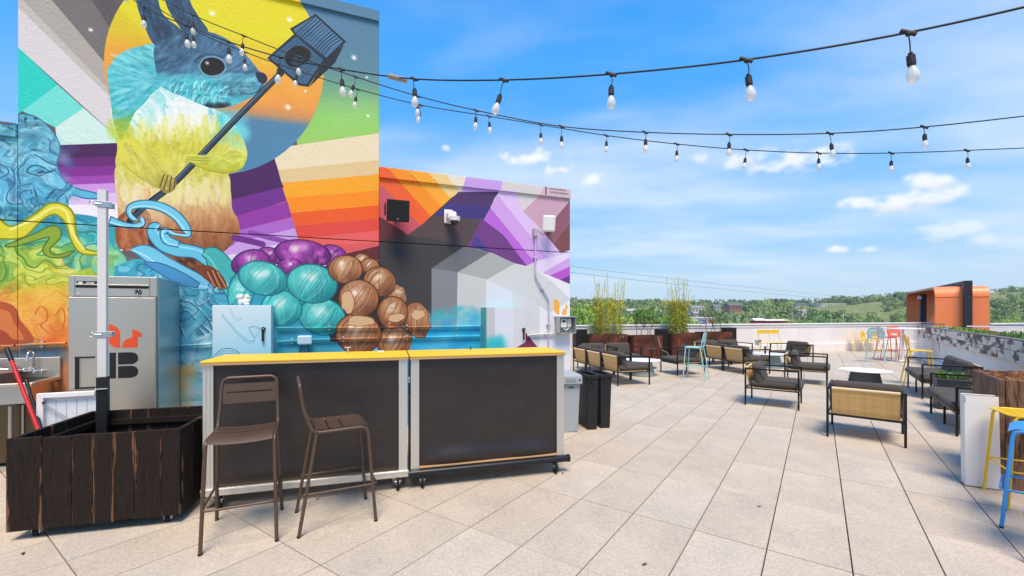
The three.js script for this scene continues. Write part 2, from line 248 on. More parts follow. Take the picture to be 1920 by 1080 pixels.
function paintMural(c, s0, top, ppm) {
  const P = (x, y) => { const [s, h] = wallOf(x, y); return [(s - s0) * ppm, (top - h) * ppm]; };
  const Q = (x, y) => P(690 + x / 3, 300 + y / 3);                    // a second set of coordinates for the right-hand wall
  const line = (f, pts) => { pts.forEach((p, i) => c[i ? 'lineTo' : 'moveTo'](...f(p[0], p[1]))); };
  const poly = (col, pts, f = P) => { c.fillStyle = col; c.beginPath(); line(f, pts); c.closePath(); c.fill(); c.strokeStyle = col; c.lineWidth = 1; c.stroke(); };
  const trace = (pts, closed) => {                                     // smooth curve through points
    const n = pts.length, g = (i) => pts[closed ? (i + n) % n : Math.max(0, Math.min(n - 1, i))]; c.beginPath(); c.moveTo(...P(...g(0)));
    for (let i = 0; i < (closed ? n : n - 1); i++) { const a = g(i - 1), b = g(i), d = g(i + 1), e = g(i + 2); c.bezierCurveTo(...P(b[0] + (d[0] - a[0]) / 6, b[1] + (d[1] - a[1]) / 6), ...P(d[0] - (e[0] - b[0]) / 6, d[1] - (e[1] - b[1]) / 6), ...P(d[0], d[1])); }
  };
  const W = (px) => px * ppm * 0.0063;                               // brush widths in picture pixels
  const blob = (fill, pts, edge, ew = 2) => { trace(pts, true); c.fillStyle = fill; c.fill(); if (edge) { c.strokeStyle = edge; c.lineWidth = W(ew); c.stroke(); } };
  const stroke = (col, w, pts, alpha = 1) => { c.globalAlpha = alpha; trace(pts, false); c.strokeStyle = col; c.lineWidth = W(w); c.lineCap = 'round'; c.lineJoin = 'round'; c.stroke(); c.globalAlpha = 1; };
  const grad = (x0, y0, x1, y1, stops) => { const g = c.createLinearGradient(...P(x0, y0), ...P(x1, y1)); stops.forEach(([t, k]) => g.addColorStop(t, k)); return g; };
  const spray = (col, x, y, r, alpha = 0.5, sy = 1) => { const [cx, cy] = P(x, y), R = W(r); c.save(); c.translate(cx, cy); c.scale(1, sy); const g = c.createRadialGradient(0, 0, 0, 0, 0, R); g.addColorStop(0, col); g.addColorStop(1, col + '00'); c.globalAlpha = alpha; c.fillStyle = g; c.fillRect(-R, -R, 2 * R, 2 * R); c.restore(); };
  let sd = 99; const R = () => { sd = (sd * 1664525 + 1013904223) >>> 0; return sd / 4294967296; };
  const inside = (pts, x, y) => { let k = false; for (let i = 0, j = pts.length - 1; i < pts.length; j = i++) { const [xi, yi] = pts[i], [xj, yj] = pts[j]; if (yi > y !== yj > y && x < ((xj - xi) * (y - yi)) / (yj - yi) + xi) k = !k; } return k; };
  const fur = (pts, n, cols, len, dir, w = 2, alpha = 0.5) => {          // short brush strokes that follow the coat
    const xs = pts.map((p) => p[0]), ys = pts.map((p) => p[1]), x0 = Math.min(...xs), x1 = Math.max(...xs), y0 = Math.min(...ys), y1 = Math.max(...ys);
    for (let i = 0; i < n; i++) { const x = lerp(x0, x1, R()), y = lerp(y0, y1, R()); if (!inside(pts, x, y)) { R(); R(); continue; } const a = dir(x, y) + (R() - 0.5) * 0.7, L = len * (0.5 + R()); const col = typeof cols === 'function' ? cols(x, y, R()) : cols[Math.floor(R() * cols.length)]; stroke(col, w * (0.5 + R()), [[x, y], [x + Math.cos(a) * L * 0.5 + (R() - 0.5) * 2, y + Math.sin(a) * L * 0.5], [x + Math.cos(a) * L, y + Math.sin(a) * L]], alpha); }
  };
  const rgb = (a, b, t) => { const A = [1, 3, 5].map((i) => parseInt(a.slice(i, i + 2), 16)), B = [1, 3, 5].map((i) => parseInt(b.slice(i, i + 2), 16)); return '#' + A.map((v, i) => Math.round(lerp(v, B[i], Math.max(0, Math.min(1, t)))).toString(16).padStart(2, '0')).join(''); };
  const ramp = (stops) => (y) => { let i = 0; while (i < stops.length - 2 && y > stops[i + 1][0]) i++; return rgb(stops[i][1], stops[i + 1][1], (y - stops[i][0]) / (stops[i + 1][0] - stops[i][0])); };

  // ---- grey and turquoise rays behind the animal
  poly('#5f5859', [[-200, -120], [720, -120], [720, 700], [-200, 700]]);
  poly('#756d6b', [[92, -120], [172, 0], [212, 62], [212, 140], [97, 0], [20, -90]]);
  poly('#5f5859', [[92, -120], [172, 0], [260, 130], [300, -120]]);
  poly('#756d6b', [[60, -36], [172, 0], [240, 105], [240, 170], [97, 0]]);
  poly('#b0a69b', [[20, -90], [97, 0], [232, 160], [232, 205], [42, 0], [0, -45]]);
  poly('#c4bbb3', [[33, -12], [42, 0], [240, 205], [240, 230], [33, 14]]);
  poly('#dad2cf', [[33, 13], [240, 215], [240, 275], [33, 88]]);
  poly('#1fcdbd', [[33, 88], [108, 159], [42, 208], [33, 214]]);
  poly('#72dccd', [[108, 159], [157, 203], [104, 239], [42, 208]]);
  poly('#cfe9dd', [[157, 203], [216, 254], [220, 272], [108, 272], [104, 239]]);
  // ---- violet bands left
  [[271, '#45164f'], [296, '#641c6c'], [313, '#80258a'], [331, '#9c41a8'], [346, '#cb94d6'], [364, '#dcbde4'], [384, '#efe7f1']].forEach(([y, k]) => poly(k, [[95, y + 2], [230, y - 3], [230, 470], [95, 470]]));
  // ---- sky colours to the right of the disc
  poly(grad(660, 60, 672, 262, [[0, '#53809c'], [0.36, '#5b8795'], [0.62, '#7db47c'], [0.82, '#90cf68'], [1, '#9bcc62']]), [[500, -80], [720, -80], [720, 262], [560, 285]]);
  for (let i = 0; i < 26; i++) spray('#9fd36e', 600 + R() * 110, 190 + R() * 60, 26, 0.12);
  // ---- purple fan and warm bands under the disc
  [['#47195a', 300, 290], ['#6f2888', 375, 351], ['#93359f', 407, 377], ['#ab66c2', 434, 408], ['#c99edc', 462, 428], ['#e5d5eb', 478, 448]].forEach(([k, a, b]) => poly(k, [[400, a + 8], [432, a], [566, b - 8], [640, 520], [400, 520]]));
  [['#ecdab4', 279, 250], ['#e2c48f', 320, 300], ['#f7a51f', 345, 327], ['#f88c13', 374, 357], ['#ee5a1e', 403, 385], ['#e2473d', 428, 410], ['#e6605b', 452, 433], ['#d9575a', 470, 455]].forEach(([k, a, b]) => poly(k, [[510, a], [711, b], [720, b - 1], [720, 480], [566, 472]]));
  poly('#47195a', [[430, 322], [519, 310], [527, 340], [532, 352], [430, 375]]);
  poly('#6f2888', [[430, 376], [529, 351], [538, 377], [430, 409]]); poly('#93359f', [[430, 409], [539, 378], [547, 407], [430, 436]]); poly('#ab66c2', [[440, 436], [548, 408], [554, 429], [440, 456]]); poly('#c99edc', [[440, 456], [553, 428], [560, 450], [440, 480]]); poly('#e5d5eb', [[440, 478], [560, 449], [566, 470], [440, 520]]);
  poly('#5e2026', [[640, 478], [720, 459], [720, 486], [620, 492]]);
  // ---- the disc
  const disc = []; for (let i = 0; i < 40; i++) { const a = i / 40 * Math.PI * 2; disc.push([401 + 206 * Math.cos(a), 124 + 203 * Math.sin(a) + 8 * Math.cos(a)]); }
  trace(disc, true); c.save(); c.clip(); c.fillStyle = grad(390, -80, 402, 327, [[0, '#f2d31a'], [0.3, '#e6da1c'], [0.42, '#e8c327'], [0.5, '#f0a637'], [0.64, '#ee9a45'], [0.69, '#c68f5e'], [0.73, '#4f83a4'], [1, '#4c86a8']]); c.fillRect(0, 0, 5000, 5000);
  for (let i = 0; i < 60; i++) spray('#f7b23c', 200 + R() * 400, 105 + R() * 80, 20, 0.16); for (let i = 0; i < 40; i++) spray('#3f7799', 250 + R() * 330, 235 + R() * 90, 26, 0.12); c.restore();
  [[398, 25, 4], [543, 37, 4], [664, 108, 4], [540, 201, 4], [170, 56, 2.5], [688, 145, 2], [573, 171, 2], [690, 217, 2.5]].forEach(([x, y, r]) => { spray('#ffffff', x, y, r * 2, 0.9); spray('#ffffff', x, y, r, 1); });
  const wisps = (region, n, col, dark, nd, scale, zz) => {               // marbled smoke: long strokes along a swirling field
    if (ppm > 360) return; c.save(); trace(region, true); c.clip(); const xs = region.map((p) => p[0]), ys = region.map((p) => p[1]), x0 = Math.min(...xs), x1 = Math.max(...xs), y0 = Math.min(...ys), y1 = Math.max(...ys);
    for (let i = 0; i < n + nd; i++) { let x = lerp(x0, x1, R()), y = lerp(y0, y1, R()); const p = [[x, y]], ln = i >= n, steps = ln ? 12 : 9; const k0 = col(x, y, R());
      for (let j = 0; j < steps; j++) { const e = 0.02, f = (a, b) => fbm(a * scale, b * scale * 1.25, zz, 2), dx = (f(x, y + 1) - f(x, y)), dy = -(f(x + 1, y) - f(x, y)), m = Math.hypot(dx, dy) || 1, st = ln ? 6 : 5; x += dx / m * st; y += dy / m * st; p.push([x, y]); }
      if (ln) stroke(dark(p[0][0], p[0][1]), 1.1 + R() * 1.6, p, 0.7); else stroke(k0, 5 + R() * 8, p, 0.32); }
    c.restore();
  };
  // ---- cloud and smoke swirls, far left
  blob(grad(40, 210, 60, 480, [[0, '#57a9b8'], [0.35, '#63b9d3'], [0.6, '#58b4d4'], [1, '#2b86a4']]), [[-120, 228], [20, 236], [36, 214], [70, 221], [98, 246], [112, 275], [107, 310], [118, 336], [140, 352], [178, 362], [196, 372], [160, 372], [132, 366], [128, 388], [150, 410], [200, 418], [212, 470], [190, 520], [-120, 520]], '#1f5f7c', 2);
  [[[10, 238, 40, 250, 70, 252, 96, 268, 92, 286, 60, 282, 40, 296, 50, 322, 76, 326, 104, 318]], [[30, 300, 24, 318, 44, 330, 80, 322]], [[0, 320, 22, 340, 30, 372, 14, 396]], [[34, 352, 60, 346, 70, 380, 50, 402]], [[48, 222, 52, 240, 72, 232, 66, 222]], [[88, 372, 104, 356, 122, 362, 126, 380]], [[6, 262, 20, 276, 8, 292]]].forEach(([q]) => { const p = []; for (let i = 0; i < q.length; i += 2) p.push([q[i], q[i + 1]]); stroke('#1d4f6e', 4, p); stroke('#8fd6e6', 1.6, p.map(([x, y]) => [x + 3, y + 3]), 0.8); });
  stroke('#2d6f9a', 14, [[0, 328], [22, 338], [28, 368], [16, 402], [34, 410]], 0.95); stroke('#1d4a75', 4, [[6, 330], [26, 346], [24, 380], [18, 404]]);
  for (let i = 0; i < 60; i++) spray(R() > 0.5 ? '#a9e4ef' : '#3f97bb', -20 + R() * 170, 240 + R() * 160, 14, 0.3);
  const curl = (x, y, r, a0, turns, col, w) => { for (const o of [0, 4, 7.5]) { const p = []; for (let i = 0; i <= 16; i++) { const f = i / 16, a = a0 + f * turns * 6.283, q = (r + o) * (1 - 0.72 * f); p.push([x + Math.cos(a) * q * 1.15, y + Math.sin(a) * q]); } stroke(col, o ? w * 0.5 : w * 0.8, p, 0.62); } };
  curl(52, 300, 26, 0.4, 0.9, '#1b4a69', 2.2); curl(86, 262, 20, 3.0, 0.9, '#1d5273', 2); curl(14, 286, 22, 1.2, 1.1, '#1b4a69', 2);
  blob(grad(150, 400, 170, 520, [[0, '#2a91ab'], [1, '#33b2a2']]), [[60, 410], [150, 402], [215, 424], [225, 480], [200, 520], [40, 520]]);
  poly(grad(60, 440, 70, 670, [[0, '#53b49c'], [0.2, '#8fc23f'], [0.4, '#d5ca2a'], [0.58, '#ec9f34'], [0.8, '#e97c27'], [1, '#c96f3a']]), [[-200, 446], [90, 446], [250, 520], [250, 800], [-200, 800]]);
  [[30, 490, 42, 32, '#79a924'], [82, 478, 30, 26, '#a4bd2b'], [10, 520, 40, 30, '#5c9a2a'], [70, 512, 46, 22, '#c3c838'], [118, 495, 26, 24, '#dcc53f'], [150, 486, 32, 20, '#2f8fa0'], [205, 496, 34, 30, '#69c39c']].forEach(([x, y, a, b, k]) => { const p = []; for (let i = 0; i < 14; i++) p.push([x + a * Math.cos(i / 14 * 6.283), y + b * Math.sin(i / 14 * 6.283)]); blob(k, p, '#57803040', 3); spray('#f3ee86', x - a * 0.3, y - b * 0.4, a * 0.8, 0.5); });
  { const hue = ramp([[215, '#4fa9b8'], [300, '#6cc3da'], [360, '#5ab8d8'], [410, '#2f9db0'], [450, '#45b59a'], [480, '#8fc548'], [515, '#cfd03a'], [550, '#eebf3c'], [600, '#ee9733'], [650, '#dd7a34']]), deep = ramp([[215, '#1c4d68'], [380, '#1d5d80'], [440, '#1c7a7c'], [490, '#4f8a2a'], [530, '#9a9a24'], [580, '#c9752a'], [650, '#a8482a']]), pale = ramp([[215, '#a5dbe4'], [400, '#a8e6ee'], [470, '#c9ec9a'], [530, '#f4ee8a'], [600, '#fbc978'], [650, '#f0a468']]);
    wisps([[-150, 232], [20, 236], [36, 216], [70, 222], [98, 246], [111, 275], [107, 310], [118, 336], [140, 352], [128, 388], [150, 410], [205, 420], [222, 480], [222, 640], [-150, 642]], 620, (x, y, t) => (t < 0.34 ? pale(y) : t < 0.7 ? hue(y) : deep(y)), (x, y) => deep(y), 120, 0.016, 2.2); }
  blob('#dbcf2c', [[-20, 396], [20, 424], [64, 402], [92, 382], [120, 384], [138, 402], [144, 440], [160, 466], [196, 474], [184, 478], [150, 474], [132, 448], [122, 418], [102, 402], [78, 414], [46, 444], [8, 448], [-20, 440]], '#7f8c1d', 3);
  stroke('#f3ee8a', 4, [[20, 430], [62, 412], [100, 390], [124, 398], [136, 436], [156, 466]], 0.8);
  blob('#8aa52c', [[60, 440], [96, 424], [114, 430], [112, 448], [94, 466], [104, 478], [140, 470], [120, 482], [92, 482], [80, 468], [92, 446], [70, 450], [30, 462], [10, 460]], '#4e6a1e', 2);
  for (let i = 0; i < 60; i++) spray(['#f5b64a', '#f0c850', '#e06a22', '#f7a83c'][i % 4], -40 + R() * 260, 545 + R() * 110, 24, 0.3);
  blob('#b4522a', [[-60, 560], [6, 566], [30, 578], [38, 600], [56, 622], [64, 640], [40, 646], [-60, 648]]); blob('#d3763a', [[-60, 574], [10, 582], [26, 604], [44, 636], [10, 634], [-60, 640]]); blob('#a5452a', [[-60, 616], [0, 618], [22, 634], [30, 646], [-60, 650]]);
  [[[66, 590, 74, 576, 86, 580, 88, 600, 76, 610, 92, 626]], [[104, 592, 116, 578, 122, 596, 116, 620]], [[60, 632, 84, 640, 118, 628]]].forEach(([q]) => { const p = []; for (let i = 0; i < q.length; i += 2) p.push([q[i], q[i + 1]]); stroke('#c9641f', 2.2, p, 0.8); });
  poly(grad(0, 652, 0, 700, [[0, '#d58a4c'], [1, '#b9754c']]), [[-200, 652], [130, 645], [130, 800], [-200, 800]]);
  [[20, 672, 22], [60, 664, 26], [-40, 670, 30], [104, 664, 22], [84, 672, 18], [-90, 668, 26]].forEach(([x, y, r]) => { spray('#3f6d8e', x, y, r, 0.85, 1.1); spray('#2f5f86', x, y + 8, r, 0.7); });
  // ---- water and blue swirls below
  poly(grad(300, 470, 330, 760, [[0, '#3fa6b4'], [0.35, '#3187a6'], [0.6, '#5aa7c4'], [1, '#b9d3da']]), [[215, 500], [250, 486], [420, 490], [480, 520], [520, 560], [640, 640], [830, 640], [830, 820], [215, 820]]);
  for (let i = 0; i < 90; i++) spray(['#7cc3d8', '#1f7fa3', '#bfe3ec', '#2fa3b4', '#58b0d0'][i % 5], 230 + R() * 190, 500 + R() * 250, 24, 0.28);
  [[[330, 560, 360, 570, 390, 600, 400, 625]], [[330, 590, 350, 584, 370, 604, 398, 628]], [[336, 610, 352, 640, 384, 634, 370, 616]], [[345, 560, 352, 572, 362, 560, 372, 574, 392, 562]]].forEach(([q]) => { const p = []; for (let i = 0; i < q.length; i += 2) p.push([q[i], q[i + 1]]); stroke('#23628a', 3, p, 0.9); stroke('#dff1f5', 1.6, p.map(([x, y]) => [x + 2, y - 3]), 0.8); });
  wisps([[222, 505], [260, 490], [420, 495], [470, 540], [500, 600], [500, 760], [222, 760]], 360, (x, y, t) => ['#7cc6da', '#2c8fb0', '#c6e6ee', '#3aaab8', '#1f7398'][Math.floor(t * 5)], () => '#1f5c80', 60, 0.016, 5.1);
  for (let i = 0; i < 30; i++) spray('#e3a23c', 338 + R() * 26, 690 + R() * 90, 16, 0.35);
  for (let i = 0; i < 26; i++) spray(R() > 0.4 ? '#e9f3f4' : '#64b6d4', 350 + R() * 45, 640 + R() * 110, 18, 0.35);
  // ---- the animal, in coordinates K times the picture's
  const K = 1.5056, T = (pts) => pts.map(([x, y, w]) => [x / K, y / K, w]);
  const softFur = (pts, n, cols, len, dir, w, alpha) => { if (ppm !== 350) return; const main = c, sheet = document.createElement('canvas'); sheet.width = main.canvas.width; sheet.height = main.canvas.height; c = sheet.getContext('2d'); fur(T(pts), n, (x, y, t) => cols(x * K, y * K, t), len, (x, y) => dir(x * K, y * K), w, alpha); c = main; c.save(); trace(T(pts), true); c.clip(); c.filter = 'blur(1.5px)'; c.drawImage(sheet, 0, 0); c.filter = 'none'; c.restore(); };
  const ribbon = (pts, fill, edge, light) => {                          // band of changing width
    const cv = new THREE.CatmullRomCurve3(pts.map(([x, y, w]) => V(x / K, y / K, w / K))), N = 60, L = [], Rr = [], mid = [];
    for (let i = 0; i <= N; i++) { const p = cv.getPoint(i / N), t = cv.getTangent(i / N), m = Math.hypot(t.x, t.y) || 1, h = p.z / 2; L.push([p.x - t.y / m * h, p.y + t.x / m * h]); Rr.push([p.x + t.y / m * h, p.y - t.x / m * h]); mid.push([p.x - t.y / m * h * 0.45, p.y + t.x / m * h * 0.45]); }
    c.fillStyle = fill; c.beginPath(); [...L, ...Rr.reverse()].forEach((p, i) => c[i ? 'lineTo' : 'moveTo'](...P(...p))); c.closePath(); c.fill(); c.strokeStyle = edge; c.lineWidth = W(2); c.lineJoin = 'round'; c.stroke(); if (light) stroke(light, 2.6, mid.filter((_, i) => i % 4 === 0), 0.7);
  };
  const hind = [[330, 470], [420, 520], [560, 500], [640, 490], [652, 545], [656, 590], [672, 620], [676, 660], [652, 692], [618, 716], [560, 700], [510, 740], [440, 720], [400, 700], [352, 705], [330, 690], [334, 620], [330, 560]];
  const coat = ramp([[460, '#cfcb3e'], [500, '#d9d06a'], [530, '#e6d498'], [560, '#e3bf88'], [595, '#c98f56'], [630, '#a9673a'], [670, '#854a26'], [740, '#5f2c15']]);
  blob(grad(330, 310, 336, 490, [[0, '#dccf78'], [0.2, '#e4d692'], [0.32, '#ecd2a0'], [0.46, '#d8a264'], [0.62, '#b5703c'], [0.85, '#86461f'], [1, '#6b3318']]), T(hind));
  softFur(hind, 1500, (x, y, t) => rgb(coat(y), t > 0.55 ? '#fbecc8' : '#8a4c26', 0.12 + 0.3 * Math.abs(t - 0.5)), 24, (x, y) => 1.57 + (500 - x) * 0.0012 + 0.3 * Math.sin(x * 0.05), 5, 0.35);
  blob('#8d4a28', T([[330, 620], [380, 585], [420, 600], [428, 660], [410, 700], [360, 704], [330, 690]])); softFur([[332, 620], [420, 596], [426, 690], [340, 702]], 200, (x, y, t) => ['#b8683a', '#6a3018', '#cf8a54', '#8b4424'][Math.floor(t * 4)], 12, () => 1.2, 7, 0.4);
  blob('#552413', T([[424, 640], [470, 690], [520, 720], [560, 735], [590, 760], [560, 768], [500, 760], [440, 725], [420, 700]])); softFur([[424, 650], [560, 735], [585, 762], [450, 728]], 160, (x, y, t) => ['#8a4a2a', '#3d180c', '#a8643c'][Math.floor(t * 3)], 14, () => 0.6, 6, 0.45);
  for (const [x, y] of [[390, 590], [408, 560], [440, 610]]) spray('#f3e0bb', x / K, y / K, 24, 0.5); blob('#d98b4e', T([[396, 540], [418, 530], [424, 552], [402, 570]]));
  const body = [[316, 290], [345, 240], [440, 225], [540, 280], [612, 312], [652, 336], [688, 396], [697, 440], [680, 476], [645, 492], [600, 520], [500, 535], [420, 530], [345, 500], [326, 462], [331, 420], [326, 380], [314, 340]];
  blob(grad(320, 150, 326, 345, [[0, '#5fd0d4'], [0.22, '#d9efe6'], [0.36, '#f1f1e4'], [0.47, '#eee88f'], [0.62, '#dfd63a'], [0.8, '#d6cc48'], [1, '#e0d08c']]), T(body));
  for (let i = 0; i < 44; i++) spray('#fbfaf2', (400 + R() * 200) / K, (285 + R() * 60) / K, 26, 0.28);
  for (let i = 0; i < 34; i++) spray('#6ed6da', (600 + R() * 85) / K, (320 + R() * 70) / K, 20, 0.4);
  for (let i = 0; i < 22; i++) spray('#b8cf3a', (318 + R() * 40) / K, (330 + R() * 60) / K, 16, 0.35);
  softFur(body, 1500, (x, y, t) => (y < 345 ? rgb(x > 590 || x < 370 ? '#7fdfe0' : '#ffffff', x > 590 ? '#3fb3bb' : '#cfe0cf', t) : rgb('#f3ee7e', '#a9a122', t)), 16, (x, y) => 1.57 + (x - 500) * 0.0016 + 0.35 * Math.sin(x * 0.06 + y * 0.02), 4.5, 0.3);
  const back = [[303, 212], [310, 185], [345, 148], [400, 130], [446, 128], [476, 190], [462, 240], [432, 262], [404, 296], [380, 320], [362, 362], [344, 396], [330, 372], [318, 330], [312, 280]];
  blob(grad(215, 95, 245, 250, [[0, '#7fe3e4'], [0.35, '#41c9d2'], [0.65, '#37bcc4'], [0.82, '#6cc06c'], [1, '#c2cc3c']]), T(back));
  for (let i = 0; i < 8; i++) { const f = i / 7, y = 165 + f * 150; stroke('#1d93a4', 4, T([[446 - f * 30, 232 + f * 26], [385, y * 0.6 + 96], [322 + f * 12, y + 12 * Math.sin(i)]]), 0.4); stroke('#b9f4f2', 5, T([[440 - f * 30, 226 + f * 24], [380, y * 0.6 + 84], [318 + f * 12, y - 10]]), 0.45); }
  softFur(back, 700, (x, y, t) => rgb(y > 330 ? '#d5d648' : '#a8f2f0', y > 330 ? '#5e9a3c' : '#1a8b9c', t), 16, (x, y) => Math.PI + (y - 235) * -0.006, 4.5, 0.3);
  for (let i = 0; i < 70; i++) { const f = R(), x = 465 - f * 95, y = 238 + f * 110; stroke(R() > 0.45 ? '#eef6ee' : '#7fdad9', 3 + R() * 4, T([[x, y], [x + 8 + R() * 10, y + 14], [x + 12 + R() * 20, y + 34 + R() * 16]]), 0.35); }
  for (let i = 0; i < 90; i++) { const x = 390 + R() * 230, y = 322 + R() * 44; stroke(R() > 0.5 ? '#f6f2c4' : '#e6dd55', 3 + R() * 4, T([[x, y], [x + (R() - 0.5) * 12, y + 18], [x + (R() - 0.5) * 18, y + 38]]), 0.35); }
  for (let i = 0; i < 80; i++) { const x = 345 + R() * 300, y = 500 + R() * 40; stroke(R() > 0.5 ? '#e5dd7c' : '#f0e2b0', 3 + R() * 5, T([[x, y], [x + (R() - 0.5) * 10, y + 20], [x + (R() - 0.5) * 16, y + 44]]), 0.4); }
  // ears and head
  const ear = (o, i) => { blob('#2c5270', T(o)); blob('#1e3a53', T(i)); softFur(o, 160, (x, y, t) => rgb('#4a7a9c', '#16293d', t), 18, () => -1.9, 4, 0.4); };
  ear([[384, 0], [392, -60], [430, -70], [452, 20], [470, 50], [505, 78], [530, 110], [500, 140], [442, 132], [410, 80]], [[398, 10], [416, -20], [446, 40], [490, 90], [450, 110]]);
  ear([[468, 6], [480, -70], [520, -80], [536, 0], [560, 45], [588, 92], [540, 112], [504, 72]], [[482, 20], [506, -20], [526, 34], [560, 84], [520, 84]]);
  const head = [[436, 134], [470, 108], [530, 92], [588, 90], [640, 110], [690, 150], [732, 200], [752, 216], [750, 234], [728, 264], [692, 284], [652, 300], [602, 306], [560, 292], [520, 274], [478, 258], [450, 236], [438, 186]];
  blob(grad(400, 60, 385, 204, [[0, '#3a6688'], [0.35, '#44779b'], [0.55, '#4892b0'], [0.68, '#43bcc8'], [1, '#57d0d4']]), T(head)); trace(T(head), true); c.save(); c.clip();
  for (let i = 0; i < 30; i++) spray('#1f3b56', (440 + R() * 110) / K, (100 + R() * 90) / K, 20, 0.3);
  for (let i = 0; i < 26; i++) spray('#5e93b3', (610 + R() * 130) / K, (150 + R() * 90) / K, 18, 0.25);
  for (let i = 0; i < 40; i++) spray('#45cdd3', (445 + R() * 180) / K, (225 + R() * 70) / K, 16, 0.35);
  for (let i = 0; i < 20; i++) spray('#2a4a66', (640 + R() * 70) / K, (236 + R() * 34) / K, 14, 0.35);
  softFur(head, 1300, (x, y, t) => (y < 205 ? rgb('#6d9fc0', '#1d3850', t) : rgb('#a6eff0', '#1c7f94', t)), 12, (x, y) => Math.PI - 0.5 + (y - 190) * 0.005, 3.4, 0.3);
  for (let i = 0; i < 60; i++) { const x = 470 + R() * 180, y = 222 + R() * 60; stroke(R() > 0.5 ? '#c4f6f5' : '#1f7288', 2.2, T([[x, y], [x - 8, y + 9], [x - 10, y + 20]]), 0.5); }
  for (let i = 0; i < 22; i++) spray('#0f1824', (580 + R() * 70) / K, (293 + R() * 12) / K, 8, 0.5); c.restore();
  blob('#1a2c42', T([[722, 206], [744, 206], [755, 220], [748, 236], [732, 232]])); stroke('#22384e', 3, T([[742, 236], [730, 256], [704, 266], [680, 262]]), 0.7); spray('#89b6cd', 700 / K, 258 / K, 14, 0.5);
  blob('#6f9fb8', T([[562, 188], [572, 166], [600, 158], [628, 168], [640, 190], [628, 210], [600, 218], [574, 210]])); blob('#0a0a0d', T([[566, 187], [576, 168], [600, 162], [625, 171], [635, 190], [622, 207], [598, 213], [576, 206]])); blob('#2a1f1c', T([[580, 196], [600, 206], [620, 198], [604, 210]])); spray('#ffffff', 585 / K, 178 / K, 5, 0.95); stroke('#1d3850', 3, T([[548, 176], [566, 160], [596, 153], [630, 162]]), 0.6);
  // staff, bird house, paws
  stroke('#10161e', 10.5, [[528, 136], [430, 236], [330, 340], [270, 388], [244, 414]]); stroke('#2e4153', 6.5, [[527, 137], [430, 235], [330, 339], [248, 409]]); stroke('#7b93a6', 1.6, [[523, 138], [428, 234], [330, 336]], 0.7);
  poly('#16222e', [[553, 63], [611, 112], [578, 163], [560, 160], [501, 109]]); poly('#39627f', [[555, 68], [606, 112], [575, 158], [562, 156], [506, 108]]); poly('#182634', [[611, 112], [645, 84], [628, 118], [580, 163]]);
  poly('#16222e', [[544, 54], [592, 26], [649, 78], [612, 114], [553, 66]]); poly('#457294', [[550, 55], [591, 30], [643, 78], [612, 108], [556, 64]]);
  for (let i = 0; i < 12; i++) { const t = i / 12; stroke('#1b3449', 1.2 + R() * 1.6, [[592 + 52 * t, 30 + 48 * t], [574 + 47 * t + R() * 3, 46 + 47 * t], [554 + 56 * t, 63 + 48 * t]], 0.85); stroke('#7aa5c2', 1, [[594 + 52 * t, 32 + 48 * t], [576 + 47 * t, 48 + 47 * t]], 0.6); } for (let i = 0; i < 11; i++) { const t = i / 11; stroke('#1f3b53', 1.5, [[555 + 52 * t, 68 + 43 * t], [508 + 58 * t, 108 + 48 * t]], 0.7); }
  blob('#0d1218', [[534, 108], [544, 92], [562, 86], [580, 94], [582, 108], [570, 120], [552, 126], [540, 122]]); blob('#23394c', [[546, 116], [556, 104], [570, 108], [566, 118], [556, 123]]);
  blob(grad(400, 250, 400, 325, [[0, '#7fd8cc'], [0.35, '#dfe070'], [0.7, '#d9d83a'], [1, '#b3b22c']]), T([[527, 442], [540, 434], [580, 440], [630, 430], [660, 400], [690, 410], [698, 440], [680, 478], [640, 490], [590, 482], [548, 464]])); softFur([[530, 442], [620, 432], [680, 420], [696, 440], [670, 480], [560, 464]], 200, (x, y, t) => rgb('#f4f38a', '#a2a626', t), 14, () => 3.05, 4, 0.35); for (const y of [443, 451, 459]) stroke('#8a8f22', 1.6, T([[530, y], [560, y + 3], [588, y + 4]]), 0.8); stroke('#8f9324', 2, T([[545, 463], [590, 481], [640, 489], [680, 476]]), 0.6);
  blob(grad(240, 270, 300, 360, [[0, '#e0d74a'], [0.6, '#d6c750'], [1, '#9a8338']]), T([[352, 390], [395, 410], [440, 466], [486, 498], [498, 516], [490, 538], [468, 546], [446, 530], [390, 496], [345, 462], [336, 420]])); softFur([[352, 395], [440, 466], [490, 505], [460, 536], [350, 465]], 220, (x, y, t) => rgb('#f3ec7c', '#a3982c', t), 14, () => 0.85, 4, 0.35); for (const [x0, y0, x1, y1] of [[484, 500, 478, 540], [474, 496, 462, 536], [464, 492, 452, 526], [494, 510, 492, 534]]) stroke('#4c3a1c', 2, T([[x0, y0], [x1, y1]]), 0.85); stroke('#9c8f2c', 2, T([[345, 462], [390, 498], [446, 532]]), 0.6);
  // light blue ribbons over the haunch
  ribbon([[620, 775, 10], [585, 730, 40], [550, 712, 34], [500, 704, 40], [456, 682, 44], [432, 648, 34], [448, 632, 14]], '#63bfd6', '#1b5d7c', '#b9e8f0'); ribbon([[382, 622, 12], [366, 606, 14], [366, 588, 17], [396, 577, 22], [450, 583, 24], [498, 610, 26], [528, 650, 24], [532, 664, 12], [496, 662, 8], [464, 652, 20], [470, 676, 26], [505, 690, 16]], '#6fc6dd', '#1b5d7c', '#bfeaf2'); ribbon([[310, 622, 22], [340, 632, 16], [376, 638, 14], [402, 630, 16], [398, 614, 12]], '#6fc6dd', '#1b5d7c', '#bfeaf2');
